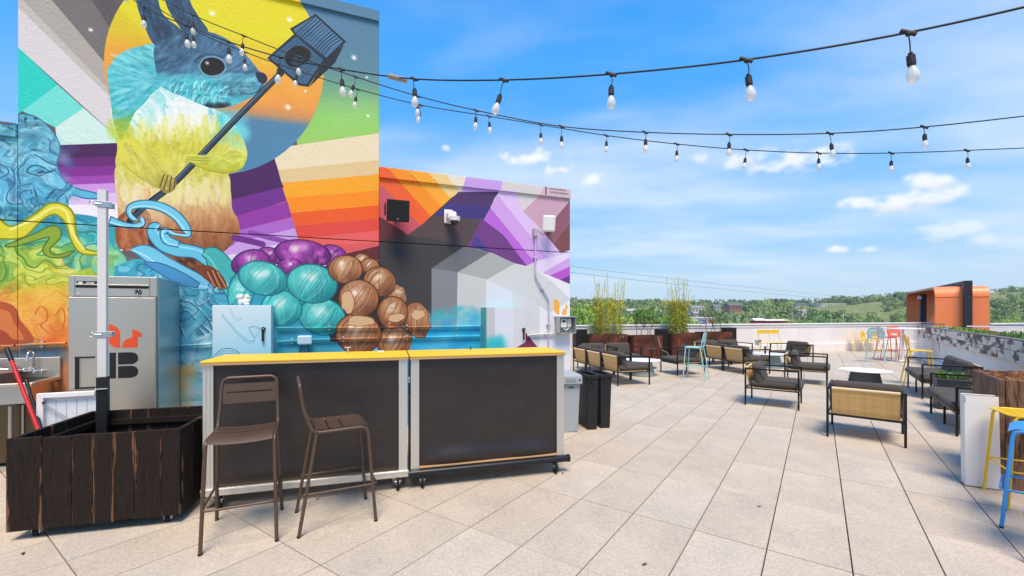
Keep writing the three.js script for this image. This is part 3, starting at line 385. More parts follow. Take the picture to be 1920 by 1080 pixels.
  ribbon([[575, 712, 20], [600, 722, 50], [630, 760, 66], [665, 810, 70], [690, 860, 70]], '#3fb0ab', '#166a74', '#8fdcd6'); ribbon([[372, 704, 8], [410, 712, 40], [470, 750, 46], [540, 790, 50], [590, 805, 30]], '#6fc0d8', '#2a7396', '#c7ebf3'); ribbon([[410, 742, 6], [450, 756, 26], [510, 786, 34], [560, 806, 16]], '#3f8cba', '#235f86');
  blob('#7a3a1e', T([[545, 752], [590, 750], [622, 772], [640, 802], [630, 816], [604, 806], [570, 780]])); for (const [x0, y0, x1, y1] of [[586, 768, 606, 808], [600, 764, 622, 814], [614, 768, 638, 812]]) { stroke('#3e1a0e', 6, T([[x0, y0], [x1, y1]])); stroke('#c27a4c', 3.2, T([[x0, y0], [x1, y1]])); }
  // ---- nuts
  poly('#2f93ab', [[430, 520], [480, 500], [640, 540], [660, 700], [430, 700]]); for (let i = 0; i < 70; i++) spray(['#5cc0e0', '#3aa7d6', '#46c0c0', '#9ad8ec'][i % 4], 500 + R() * 330, 605 + R() * 70, 22, 0.3); poly('#2b2426', [[600, 500], [720, 490], [720, 650], [620, 640]]);
  const nut = (x, y, a, b, tilt, base, light, dark, n = 60) => {
    const p = []; for (let i = 0; i < 18; i++) { const t = i / 18 * 6.2832, u = a * Math.cos(t), v = b * Math.sin(t); p.push([x + u * Math.cos(tilt) - v * Math.sin(tilt), y + u * Math.sin(tilt) + v * Math.cos(tilt)]); }
    blob(dark, p.map(([X, Y]) => [x + (X - x) * 1.04, y + (Y - y) * 1.04])); blob(base, p); trace(p, true); c.save(); c.clip();
    for (let i = 0; i < n; i++) { const t = (R() - 0.5) * 2, k = R(); stroke(k > 0.55 ? light : dark, 1 + R() * 3, [[x + t * a * 0.9 - a * 0.2, y - b * 0.9], [x + t * a * 1.1, y + (R() - 0.5) * b * 0.6], [x + t * a * 0.8 + a * 0.1, y + b * 0.9]], 0.1); }
    spray(light, x - a * 0.1, y - b * 0.25, a * 1.0, 0.85); for (let i = 0; i < 5; i++) spray('#fff6ea', x - a * 0.35 + R() * a * 0.5, y - b * 0.5 + R() * b * 0.4, a * 0.22, 0.5); spray(dark, x + a * 0.55, y + b * 0.85, a * 0.9, 0.75); spray(dark, x - a * 0.8, y + b * 0.7, a * 0.7, 0.5); for (let i = 0; i < 14; i++) { const t = (R() - 0.5) * 1.8, q = tilt + 0.5; const pt = (v) => { const u = t * a * Math.sqrt(Math.max(0, 1 - v * v)) * 0.95, z = v * b; return [x + u * Math.cos(q) - z * Math.sin(q), y + u * Math.sin(q) + z * Math.cos(q)]; }; stroke(R() > 0.5 ? light : dark, 1 + R() * 2.5, [pt(-0.9 + R() * 0.3), pt(-0.3), pt(0.2), pt(0.5 + R() * 0.4)], 0.3); } c.restore(); trace(p, true); c.strokeStyle = dark; c.lineWidth = W(2.5); c.globalAlpha = 0.7; c.stroke(); c.globalAlpha = 1;
  };
  const PU = ['#74207f', '#c65bc0', '#3a0d49'], TE = ['#1fada6', '#93e6da', '#0c6676'], BR = ['#a9663a', '#e0b48a', '#552a16'];
  stroke('#6d2a86', 12, [[440, 446], [468, 452], [492, 458]]); stroke('#8d45a3', 10, [[470, 436], [506, 446], [548, 456], [590, 470]]);
  nut(624, 480, 28, 20, 0.3, ...PU); nut(505, 480, 24, 16, 0.2, ...PU); nut(470, 493, 36, 24, -0.25, ...PU); nut(568, 476, 52, 26, 0.12, ...PU, 90); nut(545, 500, 24, 15, 0.1, ...PU); for (let i = 0; i < 16; i++) spray('#e274cf', 530 + R() * 80, 470 + R() * 22, 8, 0.45);
  nut(452, 548, 24, 40, 0.2, ...TE); nut(604, 594, 44, 34, 0.2, ...TE); nut(528, 578, 38, 33, 0.2, ...TE); nut(493, 522, 46, 31, 0.25, ...TE, 90); nut(585, 532, 47, 36, 0.15, ...TE, 110);
  nut(680, 488, 16, 12, 0.3, ...BR); nut(694, 499, 18, 14, 0.2, ...BR); nut(648, 505, 32, 26, 0, ...BR, 80); nut(748, 552, 20, 22, 0.3, ...BR); nut(712, 528, 30, 27, 0.3, ...BR, 80); nut(740, 642, 33, 30, 0, ...BR, 80); nut(672, 626, 42, 38, 0.1, ...BR, 100); nut(784, 600, 26, 34, -0.3, ...BR, 80); nut(736, 586, 28, 30, 0, ...BR, 80); nut(673, 559, 37, 34, 0.1, ...BR, 100);
  [[652, 566, 14, 22], [676, 602, 26, 10], [742, 596, 16, 9], [785, 590, 14, 10]].forEach(([x, y, a, b]) => { const p = []; for (let i = 0; i < 12; i++) { const t = i / 12 * 6.283, k = 0.8 + R() * 0.35; p.push([x + a * k * Math.cos(t), y + b * k * Math.sin(t)]); } blob('#d9b083', p, '#8a5631', 1.5); });
}
function paintMuralRight(c, s0, top, ppm) {
  paintMural(c, s0, top, ppm);
  const P = (x, y) => { const [s, h] = wallOf(690 + x / 3, 300 + y / 3); return [(s - s0) * ppm, (top - h) * ppm]; };
  const lim = wallOf(711, 300)[0];
  const poly = (col, pts) => { c.fillStyle = col; c.beginPath(); pts.forEach((p, i) => c[i ? 'lineTo' : 'moveTo'](...P(p[0], p[1]))); c.closePath(); c.fill(); c.strokeStyle = col; c.lineWidth = 0.8; c.stroke(); };
  const keep = document.createElement('canvas'); keep.width = c.canvas.width; keep.height = c.canvas.height; keep.getContext('2d').drawImage(c.canvas, 0, 0);   // the nuts run over the corner; they are put back below
  poly('#3c393b', [[0, -40], [1200, -40], [1200, 1600], [0, 1600]]);
  poly('#eccb84', [[320, -40], [450, -40], [522, 178], [465, 214], [320, 60]]); poly('#e8dcc6', [[400, -40], [640, -40], [620, 120], [520, 178], [425, 86]]); poly('#d6cec9', [[640, -40], [1200, -40], [1200, 560], [900, 620], [560, 480], [640, 120]]); poly('#c95766', [[0, 0], [60, 100], [300, 368], [225, 424], [60, 330], [0, 300]]); poly('#ef6029', [[0, -20], [62, 30], [130, 52], [355, 316], [295, 372], [62, 128], [0, 60]]); poly('#c95766', [[0, 62], [62, 128], [297, 370], [224, 426], [62, 322], [0, 300]]);
  poly('#f58f18', [[100, -20], [215, -20], [240, 90], [200, 110]]); poly('#f7a72c', [[215, -20], [330, -20], [350, 100], [260, 100]]); poly('#eccb84', [[330, -20], [430, -20], [450, 110], [360, 110]]); poly('#ef6029', [[0, -20], [100, -20], [150, 80], [60, 90]]); poly('#f58f18', [[62, 20], [130, 50], [215, 60], [414, 262], [354, 317], [122, 60]]); poly('#f7a72c', [[200, 40], [215, 60], [330, 75], [466, 214], [414, 263]]); poly('#eccb84', [[320, 40], [330, 75], [430, 86], [510, 172], [465, 216]]); poly('#e8dcc6', [[420, 50], [430, 86], [600, 104], [520, 176]]);
  poly('#5b2a32', [[0, 300], [60, 316], [200, 402], [226, 426], [60, 462], [0, 480]]);
  poly('#c79ddf', [[600, 60], [602, 104], [745, 122], [738, 172], [530, 160], [525, 178], [560, 60]]); poly('#c79ddf', [[600, 90], [760, 90], [742, 180], [520, 180]]);
  poly('#49305f', [[508, 180], [738, 179], [712, 214], [692, 262], [452, 238]]); poly('#3c3176', [[456, 238], [692, 262], [652, 336], [370, 312]]); poly('#514247', [[374, 312], [652, 336], [585, 480], [548, 482], [330, 436], [214, 428]]);
  poly('#dccbe4', [[745, 90], [760, 160], [880, 280], [1030, 420], [1140, 560], [1140, 500], [830, 176], [800, 90]]);
  poly('#d6cec9', [[755, 90], [1010, 150], [960, 204], [872, 290], [835, 180], [760, 165]]); poly('#d0b6bd', [[1000, 100], [1140, 140], [1140, 215], [960, 204], [985, 150]]); poly('#caa0b2', [[960, 204], [1138, 218], [990, 402], [872, 290]]); poly('#8f5868', [[1140, 222], [1140, 342], [1036, 492], [988, 406]]); poly('#7b4a4b', [[1140, 345], [1140, 505], [1085, 524], [1036, 490]]);
  poly('#dcbfe8', [[740, 168], [830, 178], [872, 290], [990, 410], [1085, 524], [1140, 520], [1140, 560], [1010, 552], [720, 212]]); poly('#cf9fe0', [[728, 196], [1012, 550], [930, 572], [690, 262]]); poly('#b866d0', [[690, 268], [650, 344], [876, 602], [935, 574]]); poly('#6e3a80', [[640, 330], [560, 486], [700, 524], [830, 584], [900, 604], [760, 420]]); poly('#6e3a80', [[650, 344], [606, 426], [700, 500], [800, 560], [876, 602]]); poly('#473a86', [[606, 426], [578, 486], [690, 522]]);
  poly('#e6d2ec', [[930, 574], [1012, 552], [1140, 520], [1140, 548], [945, 656], [930, 640]]); poly('#cf9fdf', [[945, 656], [1140, 545], [1140, 600], [975, 672]]); poly('#b552c8', [[975, 672], [1140, 598], [1140, 650], [1020, 702]]); poly('#6f2f87', [[1020, 702], [1140, 648], [1140, 712], [1070, 738]]); poly('#3b1d57', [[1070, 738], [1140, 710], [1140, 784]]);
  poly('#6b6c72', [[545, 484], [682, 521], [505, 632], [358, 610]]); poly('#838489', [[358, 610], [505, 632], [495, 1200], [358, 1200]]); poly('#abaca9', [[682, 521], [828, 582], [665, 672], [505, 632]]); poly('#c8c8c5', [[505, 632], [667, 672], [667, 1200], [495, 1200]]);
  poly('#e6e4e6', [[900, 600], [1140, 700], [1140, 900], [1000, 900]]); poly('#d0d1cf', [[828, 582], [932, 606], [1040, 690], [1140, 784], [1030, 860], [965, 822], [667, 672]]); poly('#dadbe3', [[665, 672], [812, 742], [812, 1300], [665, 1300]]); poly('#d3d4d5', [[812, 742], [966, 822], [966, 1300], [812, 1300]]); poly('#e7e6e8', [[966, 822], [1036, 872], [1140, 782], [1150, 1400], [966, 1400]]);
  poly('#7b2f4f', [[640, 1400], [640, 1075], [885, 968], [960, 1060], [1020, 1200]]);
  let sd = 5; const R = () => { sd = (sd * 1664525 + 1013904223) >>> 0; return sd / 4294967296; };
  const spray = (col, x, y, r, a) => { const [X, Y] = P(x, y), g = c.createRadialGradient(X, Y, 0, X, Y, r); g.addColorStop(0, col); g.addColorStop(1, col + '00'); c.globalAlpha = a; c.fillStyle = g; c.fillRect(X - r, Y - r, 2 * r, 2 * r); c.globalAlpha = 1; };
  poly('#1ea2d8', [[0, 960], [640, 930], [640, 1500], [0, 1500]]); for (let i = 0; i < 170; i++) spray(['#1fb3c6', '#27c3cc', '#3fa9de', '#1d92cf', '#7fd6e8'][i % 5], 240 + R() * 410, 870 + R() * 260, 30 + R() * 40, 0.28); for (let i = 0; i < 60; i++) spray('#1fb9c4', 370 + R() * 240, 830 + R() * 60, 26, 0.2);
  // nuts that run past the corner
  c.save(); c.beginPath(); c.moveTo(...P(40, 575)); [[40, 575], [95, 600], [150, 650], [158, 700], [200, 720], [222, 800], [290, 800], [345, 860], [352, 940], [320, 1000], [250, 1010], [230, 1080], [40, 1080]].forEach((p) => c.lineTo(...P(...p))); c.closePath(); c.clip(); c.setTransform(1, 0, 0, 1, 0, 0); c.drawImage(keep, 0, 0); c.restore();
  // orange mark of the house and the painter's signature
  const L = (f) => { c.fillStyle = '#f2ab3c'; c.beginPath(); f(); c.fill(); };
  L(() => { c.moveTo(...P(1046, 782)); c.quadraticCurveTo(...P(1078, 786), ...P(1078, 822)); c.lineTo(...P(1076, 872)); c.quadraticCurveTo(...P(1048, 866), ...P(1046, 836)); });
  L(() => { c.moveTo(...P(1090, 872)); c.quadraticCurveTo(...P(1090, 840), ...P(1110, 836)); c.lineTo(...P(1112, 808)); c.quadraticCurveTo(...P(1126, 818), ...P(1125, 832)); c.lineTo(...P(1117, 840)); c.lineTo(...P(1117, 872)); });
  c.fillStyle = '#1a1618'; c.beginPath(); [[994, 154], [1000, 154], [999, 198], [993, 198]].forEach((p, i) => c[i ? 'lineTo' : 'moveTo'](...P(...p))); c.fill();
  const [x0, y0] = P(1014, 168), [x1] = P(1118, 168); c.font = 'bold ' + Math.round((x1 - x0) / 9.5) + 'px sans-serif'; c.save(); c.translate(x0, y0); c.fillText('-NATHAN BROWN-', 0, 0, x1 - x0); c.font = 'italic bold ' + Math.round((x1 - x0) / 8.5) + 'px serif'; c.fillText('@NATHANWBROWN', 5, (x1 - x0) * 0.16, x1 - x0); c.restore();
}
const stuccoBump = tex(512, 512, (u, v) => 0.5 + 0.5 * tn(u, v, 60, 4, 3) + 0.25 * tn(u, v, 18, 8, 2), false);
const wear = (c, w, h) => { let k = 3; const R = () => { k = (k * 1664525 + 1013904223) >>> 0; return k / 4294967296; }; for (let i = 0; i < 2600; i++) { const x = R() * w, y = R() * h, r = 1 + R() * 5; c.globalAlpha = 0.03 + R() * 0.05; c.fillStyle = R() > 0.5 ? '#ffffff' : '#1a1714'; c.fillRect(x, y, r * (0.4 + R()), r * (0.4 + R() * 2)); } c.globalAlpha = 1; };
function muralMat(s0, s1, top, ppm, f) {
  const w = Math.round((s1 - s0) * ppm), h = Math.round(top * ppm), map = canvasTex(w, h, (c) => { f(c, s0, top, ppm); wear(c, w, h); }), b = stuccoBump.clone(); b.repeat.set((s1 - s0) * 1.4, top * 1.4); b.needsUpdate = true;
  return std(0xffffff, 0.78, 0, { map, bumpMap: b, bumpScale: 0.004 });
}
const SEG = [[S0, S1, HLOW, 300, paintMural], [S1, S2, HTALL, 350, paintMural], [S2, S3, HLOW, 420, paintMuralRight]].map(([a, b, t, p, f]) => [a, b, t, muralMat(a, b, t, p, f)]);
const wallUV = (g, a, b, t, ds = 0) => { g = g.index ? g.toNonIndexed() : g; const p = g.attributes.position, uv = new Float32Array(p.count * 2); for (let i = 0; i < p.count; i++) { uv[i * 2] = (p.getX(i) + ds - a) / (b - a); uv[i * 2 + 1] = p.getY(i) / t; } g.setAttribute('uv', new THREE.BufferAttribute(uv, 2)); return g; };
{
  const w = thing('mural_wall', 'stucco wall painted with a bright squirrel and nuts mural', 'wall', WP[0], WP[1], WA);
  for (const [a, b, t, m] of SEG) {
    const x = (a + b) / 2, L = b - a - 0.004, g = 0.006;
    part('wall_panel', wallUV(box(L, HGR - g + 0.05, 0.3, x, (HGR - g - 0.05) / 2, -0.15, 0.004), a, b, t), m, w);
    part('wall_panel', wallUV(box(L, t - COP - HGR - g, 0.3, x, (t - COP + HGR + g) / 2, -0.15, 0.004), a, b, t), m, w);
    part('coping', wallUV(box(L, COP, 0.36, x, t - COP / 2, -0.15, 0.006), a, b, t), m, w);
  }
  part('wall_core', [box(S3 - S0 - 0.02, 3.3, 0.2, (S0 + S3) / 2, 1.64, -0.17, 0), box(S2 - S1 - 0.02, 5.4, 0.2, (S1 + S2) / 2, 2.7, -0.171, 0)], std(0xd6d0ca, 0.85), w);
}
// ------------------------------------------------------------------ bar counters
const CA = 0.28;                                                  // both counters stand at this turn
function caster(parent, x, z, r, turn = 0.3, zy = 0.13) {
  const fork = part('caster', [box(0.075, 0.012, 0.075, x, zy - 0.006, z, 0.002), bar(V(x - 0.024, zy - 0.01, z), V(x - 0.024 + Math.sin(turn) * 0.02, r, z + Math.cos(turn) * 0.03), 0.005, 0.045), bar(V(x + 0.024, zy - 0.01, z), V(x + 0.024 + Math.sin(turn) * 0.02, r, z + Math.cos(turn) * 0.03), 0.005, 0.045)], M.zinc, parent);
  const c = [Math.sin(turn) * 0.02 + x, r, z + Math.cos(turn) * 0.03];
  part('wheel', [moved(new THREE.TorusGeometry(r - 0.014, 0.014, 10, 26), ...c, 0, Math.PI / 2, 0), cyl(r - 0.006, r - 0.006, 0.026, ...c, 26, 0, Math.PI / 2)], M.rubber, fork);
  part('hub', cyl(r * 0.36, r * 0.36, 0.04, ...c, 14, 0, Math.PI / 2), M.zinc, fork);
}
function panelSheet(w, h, sag, amp) {                                 // vinyl sheet that bellies out towards its lower edge
  const g = new THREE.PlaneGeometry(w, h, 60, 40), p = g.attributes.position;
  for (let i = 0; i < p.count; i++) { const u = p.getX(i) / w + 0.5, v = p.getY(i) / h + 0.5, e = Math.sin(Math.PI * Math.min(1, Math.max(0, u))) ** 0.5; p.setZ(i, amp * e * (sag * Math.exp(-(((v - 0.09) / 0.07) ** 2)) * (0.7 + 0.3 * Math.sin(u * 9)) + 0.15 * fbm(u * 3, v * 3, sag * 5, 3) + 0.12 * Math.sin(v * Math.PI))); }
  g.computeVertexNormals(); return g;
}
function counter(label, X, Z, w, first) {                              // X, Z: lower left front corner on the floor
  const t = thing('bar_counter', label, 'bar counter', X, Z, CA), d = 0.52, y0 = 0.135, y1 = 1.165;
  part('countertop', [box(w + 0.02, 0.015, d + 0.05, w / 2, y1 + 0.0306, -d / 2, 0.003)], M.yellow, t);
  part('edge_board', [box(w + 0.015, 0.022, d + 0.045, w / 2, y1 + 0.0115, -d / 2, 0.002)], M.ply, t);
  const pw = 0.075, post = (x, z) => { const m = part('corner_post', [box(pw, y1 - y0, 0.03, x, (y0 + y1) / 2, z, 0.003), box(0.006, y1 - y0 - 0.01, 0.006, x - 0.014, (y0 + y1) / 2, z + 0.017, 0.001), box(0.006, y1 - y0 - 0.01, 0.006, x + 0.014, (y0 + y1) / 2, z + 0.017, 0.001)], M.alu, t); return m; };
  post(pw / 2, -0.015); post(w - pw / 2, -0.015); post(pw / 2, -d + 0.015); post(w - pw / 2, -d + 0.015);
  part('backing', box(w - 2 * pw, y1 - y0 - 0.06, 0.012, w / 2, (y0 + y1) / 2 + 0.02, -0.03, 0), M.ply, t);
  const sheet = part('front_panel', moved(panelSheet(w - 2 * pw + 0.004, y1 - y0 - (first ? 0.055 : 0.03), first ? 0.6 : 1.6, 0.034), w / 2, (y0 + y1) / 2 + (first ? 0.027 : 0.012), -0.021), M.vinyl, t);
  for (const x of [0, w]) part('side_panel', box(0.01, y1 - y0, d - 0.06, x ? w - 0.01 : 0.01, (y0 + y1) / 2, -d / 2, 0), M.vinyl, t);
  part('shelf', box(w - 0.06, 0.02, d - 0.08, w / 2, 0.17, -d / 2 - 0.02, 0), M.ply, t);
  if (first) { const rail = part('bottom_rail', [box(w + 0.02, 0.06, 0.035, w / 2, y0 + 0.012, 0.0, 0.004), box(w + 0.02, 0.012, 0.006, w / 2, y0 + 0.03, 0.02, 0.001)], M.alu, t); for (let i = 0; i < 7; i++) part('bolt', cyl(0.006, 0.006, 0.006, 0.12 + i * (w - 0.24) / 6, y0 + 0.004, 0.02, 8, Math.PI / 2), M.zinc, rail); }
  else { part('bumper_tube', [cyl(0.033, 0.033, w + 0.07, w / 2 + 0.015, y0 + 0.005, 0.012, 18, 0, Math.PI / 2), cyl(0.038, 0.038, 0.02, w + 0.04, y0 + 0.005, 0.012, 18, 0, Math.PI / 2)], std(0x1e1f24, 0.35, 0.3), t); part('bottom_board', box(w - 2 * pw, 0.014, 0.03, w / 2, y0 + 0.05, -0.005, 0.002), M.ply, t); }
  part('rear_rail', box(w, 0.05, 0.03, w / 2, y0, -d + 0.02, 0.003), M.alu, t);
  for (const [x, z, a] of [[0.1, -0.035, first ? 0.9 : 0.1], [w - 0.1, -0.03, first ? 1.0 : 0.15], [0.09, -d + 0.08, 0.4], [w - 0.09, -d + 0.08, 2.2]]) caster(t, x, z, 0.066, a, y0 - 0.012);
  return t;
}
const cDir = [Math.cos(CA), Math.sin(CA)];
const A0 = [-2.475, 3.5], WAc = 1.595, B0 = [A0[0] + (WAc + 0.03) * cDir[0], A0[1] + (WAc + 0.03) * cDir[1]], WBc = 1.49;
const cA = counter('rolling bar counter with a silver bottom rail, behind the bronze stools', ...A0, WAc, true);
const cB = counter('rolling bar counter with a black bumper tube, next to the trash bins', ...B0, WBc, false);
{ const l = thing('counter_latch', 'black toggle latch strap joining the two rolling bar counters', 'latch', B0[0] - 0.014 * cDir[0], B0[1] - 0.014 * cDir[1], CA); part('strap', [box(0.012, 0.5, 0.03, 0, 0.55, -0.04, 0.003), box(0.016, 0.09, 0.02, 0, 0.9, -0.03, 0.003), rod(V(0, 0.16, -0.02), V(0, 0.4, -0.02), 0.008)], M.blackPlastic, l); part('buckle', box(0.014, 0.05, 0.03, 0, 0.98, -0.03, 0.003), M.zinc, l); }
{ // small things on the counters
  const on = (x, z, c0 = A0) => [c0[0] + x * cDir[0] - z * cDir[1] * -1 * 0 - z * Math.sin(CA), c0[1] + x * cDir[1] + z * Math.cos(CA)];
  const [x1, z1] = on(1.06, 0.4), s = thing('soda_tap', 'tiny steel tap with a flat knob standing on the yellow counter', 'tap', x1, z1, CA, undefined, 1.2035); part('stem', cyl(0.008, 0.008, 0.05, 0, 0.025, 0), M.steel, s); part('knob', [box(0.055, 0.01, 0.012, 0, 0.052, 0, 0.002)], M.zinc, s);
  const [x2, z2] = on(1.36, 0.42), n = thing('napkin_holder', 'tiny white napkin holder on the yellow counter edge', 'napkin holder', x2, z2, CA, undefined, 1.2035); part('tray', box(0.06, 0.012, 0.05, 0, 0.006, 0, 0.002), M.white, n); for (const k of [-1, 1]) part('side', box(0.004, 0.02, 0.05, k * 0.03, 0.014, 0, 0.001), M.zinc, n);
  const [x3, z3] = on(0.62, 0.4, B0), k = thing('bottle_opener', 'small black peg standing on the yellow counter', 'peg', x3, z3, CA, undefined, 1.2035); part('peg', [cyl(0.006, 0.005, 0.02, 0, 0.01, 0, 10), ball(0.009, 0.004, 0.022, 0)], M.blackPlastic, k);
}
// ------------------------------------------------------------------ bronze bar stools (also in other colours)
function barStool(name, label, X, Z, turn, mat, group) {
  const t = thing(name, label, 'bar stool', X, Z, turn, group), sy = 0.735, r = 0.0125;
  const side = (s) => [V(s * 0.222, 0, 0.262), V(s * 0.203, sy - 0.008, 0.205), V(s * 0.2, sy - 0.015, -0.175), V(s * 0.192, 0.9, -0.238), V(s * 0.185, 1.085, -0.262)];
  const a = side(1), b = side(-1).reverse(); part('frame', pipe([...a, ...b], r, 0.05, 10), mat, t);
  for (const s of [-1, 1]) part('leg', rod(V(s * 0.198, sy - 0.02, -0.15), V(s * 0.222, 0, -0.268), r), mat, t);
  part('footrest', pipe([V(-0.214, 0.29, -0.235), V(-0.217, 0.285, 0.27), V(0.217, 0.285, 0.27), V(0.214, 0.29, -0.235)], 0.0085, 0.03, 8), mat, t);
  const n = 4, dz = 0.385 / n;                                        // seat of four slats, the front one rolled down
  for (let i = 0; i < n; i++) {
    const g = new THREE.PlaneGeometry(0.385, i === n - 1 ? 0.115 : dz - 0.014, 12, 6); g.rotateX(-Math.PI / 2); const p = g.attributes.position, zc = -0.16 + dz * (i + 0.5);
    for (let k = 0; k < p.count; k++) { const u = p.getX(k) / 0.1925, z = p.getZ(k) + zc; p.setZ(k, z); p.setY(k, sy + 0.006 - 0.012 * (1 - u * u) - Math.max(0, z - 0.17) ** 2 * 7); } g.computeVertexNormals(); part('slat', g, mat2(mat), t);
  }
  const sh = new THREE.Shape(); sh.moveTo(-0.186, -0.085); sh.lineTo(0.186, -0.085); sh.lineTo(0.178, 0.065); sh.lineTo(-0.178, 0.065); sh.closePath();
  const hole = new THREE.Path(); hole.moveTo(-0.15, -0.006); hole.lineTo(0.15, -0.006); hole.absarc(0.15, 0, 0.006, -Math.PI / 2, Math.PI / 2, false); hole.lineTo(-0.15, 0.006); hole.absarc(-0.15, 0, 0.006, Math.PI / 2, Math.PI * 1.5, false); sh.holes.push(hole);
  part('backrest', moved(new THREE.ExtrudeGeometry(sh, { depth: 0.004, bevelEnabled: false, curveSegments: 6 }), 0, 0.975, -0.249, -0.12), mat2(mat), t);
  for (const s of [-1, 1]) for (const z of [0.262, -0.268]) part('foot', cyl(0.0135, 0.0135, 0.012, s * 0.222, 0.006, z, 10), M.blackPlastic, t);
  return t;
}
const doubles = new Map(); const mat2 = (m) => { if (!doubles.has(m)) { const c = m.clone(); c.side = THREE.DoubleSide; doubles.set(m, c); } return doubles.get(m); };
barStool('bar_stool', 'bronze metal bar stool with its back to the counter, beside the dark wood planter', -1.95, 3.2, 0.42, M.bronze);
barStool('bar_stool', 'bronze metal bar stool turned side-on in front of the bar counter', -1.375, 3.415, 0.42 + 1.64, M.bronze);
// ------------------------------------------------------------------ dark timber box on casters with the white post in it
const BT = 0.2667, BX = thing('wood_planter_box', 'empty dark stained timber box on small casters', 'planter box', -3.5, 3.025, BT);
{
  const w = 1.04, d = 0.9, y0 = 0.07, h = 0.645, ym = y0 + h / 2;
  const wid = [0.2, 0.17, 0.125, 0.125, 0.125, 0.17, 0.119]; let x = 0; wid.forEach((k, i) => { const g = box(k - 0.0015, h + (i % 3 === 1 ? -0.006 : 0.002), 0.034, x + k / 2, ym - (i % 2) * 0.003, -0.017, 0.004); const m = part('plank', plankUV(g, i * 0.37), MDARKWOOD[i % 4], BX); x += k; });
  for (const [sx, n] of [[0.017, 5], [w - 0.017, 5]]) for (let i = 0; i < n; i++) { const k = (d - 0.07) / n; part('plank', plankUV(box(0.034, h, k - 0.003, sx, ym, -0.036 - k * (i + 0.5), 0.004), i * 0.29), MDARKWOOD[(i + 1) % 4], BX); }
  for (let i = 0; i < 7; i++) { const k = w / 7; part('plank', plankUV(box(k - 0.003, h, 0.034, k * (i + 0.5), ym, -d + 0.017, 0.004), i * 0.29), MDARKWOOD[(i + 2) % 4], BX); }
  part('floor_board', box(w - 0.08, 0.03, d - 0.08, w / 2, y0 + 0.02, -d / 2, 0), MDARKWOOD[0], BX);
  part('inner_rail', [box(0.03, 0.05, d - 0.08, 0.05, y0 + h - 0.1, -d / 2, 0.003), box(w - 0.12, 0.05, 0.03, w / 2, y0 + h - 0.1, -d + 0.05, 0.003)], MDARKWOOD[1], BX);
  for (const [cx, cz] of [[0.13, -0.07], [0.93, -0.07], [0.13, -0.8], [0.93, -0.8]]) { const f = part('caster', [box(0.075, 0.008, 0.05, cx, y0 - 0.004, cz, 0.001), box(0.006, 0.045, 0.03, cx - 0.022, y0 - 0.028, cz, 0.001), box(0.006, 0.045, 0.03, cx + 0.022, y0 - 0.028, cz, 0.001)], std(0xd9d2c2, 0.6), BX); part('wheel', cyl(0.027, 0.027, 0.03, cx, 0.027, cz, 18, 0, Math.PI / 2), M.rubber, f); }
}
{
  const [X, Z] = [-3.47 + 0.115 * Math.cos(BT) - 0.79 * Math.sin(BT), 3.025 + 0.115 * Math.sin(BT) + 0.79 * Math.cos(BT)], p = thing('white_post', 'white square post with two clamp brackets standing in the dark timber box', 'post', X, Z, BT + 0.2, undefined, 0.1);
  part('sleeve', box(0.074, 0.93, 0.074, 0, 0.465, 0, 0.004), std(0x131212, 0.55), p); part('post', box(0.06, 1.62, 0.06, 0, 1.74, 0, 0.004), std(0xdbd7d4, 0.5, 0.1), p); part('end_cap', box(0.062, 0.006, 0.062, 0, 2.553, 0, 0.002), M.white, p);
  for (const y of [2.43, 1.3]) { const c = part('clamp', [box(0.115, 0.05, 0.005, 0.014, y, 0.034, 0.002), box(0.005, 0.05, 0.068, 0.034, y, 0, 0.002), box(0.115, 0.05, 0.005, 0.014, y, -0.034, 0.002)], M.zinc, p); part('eye_bolt', [moved(new THREE.TorusGeometry(0.017, 0.004, 8, 18), -0.062, y, 0.038), rod(V(-0.046, y, 0.038), V(0, y, 0.038), 0.004)], M.chrome, c); part('bolt', cyl(0.006, 0.006, 0.01, 0.058, y, 0.038, 8, Math.PI / 2), M.zinc, c); }
  part('hose_clip', [box(0.085, 0.008, 0.02, 0, 0.83, 0.045, 0.002)], M.zinc, p);
}
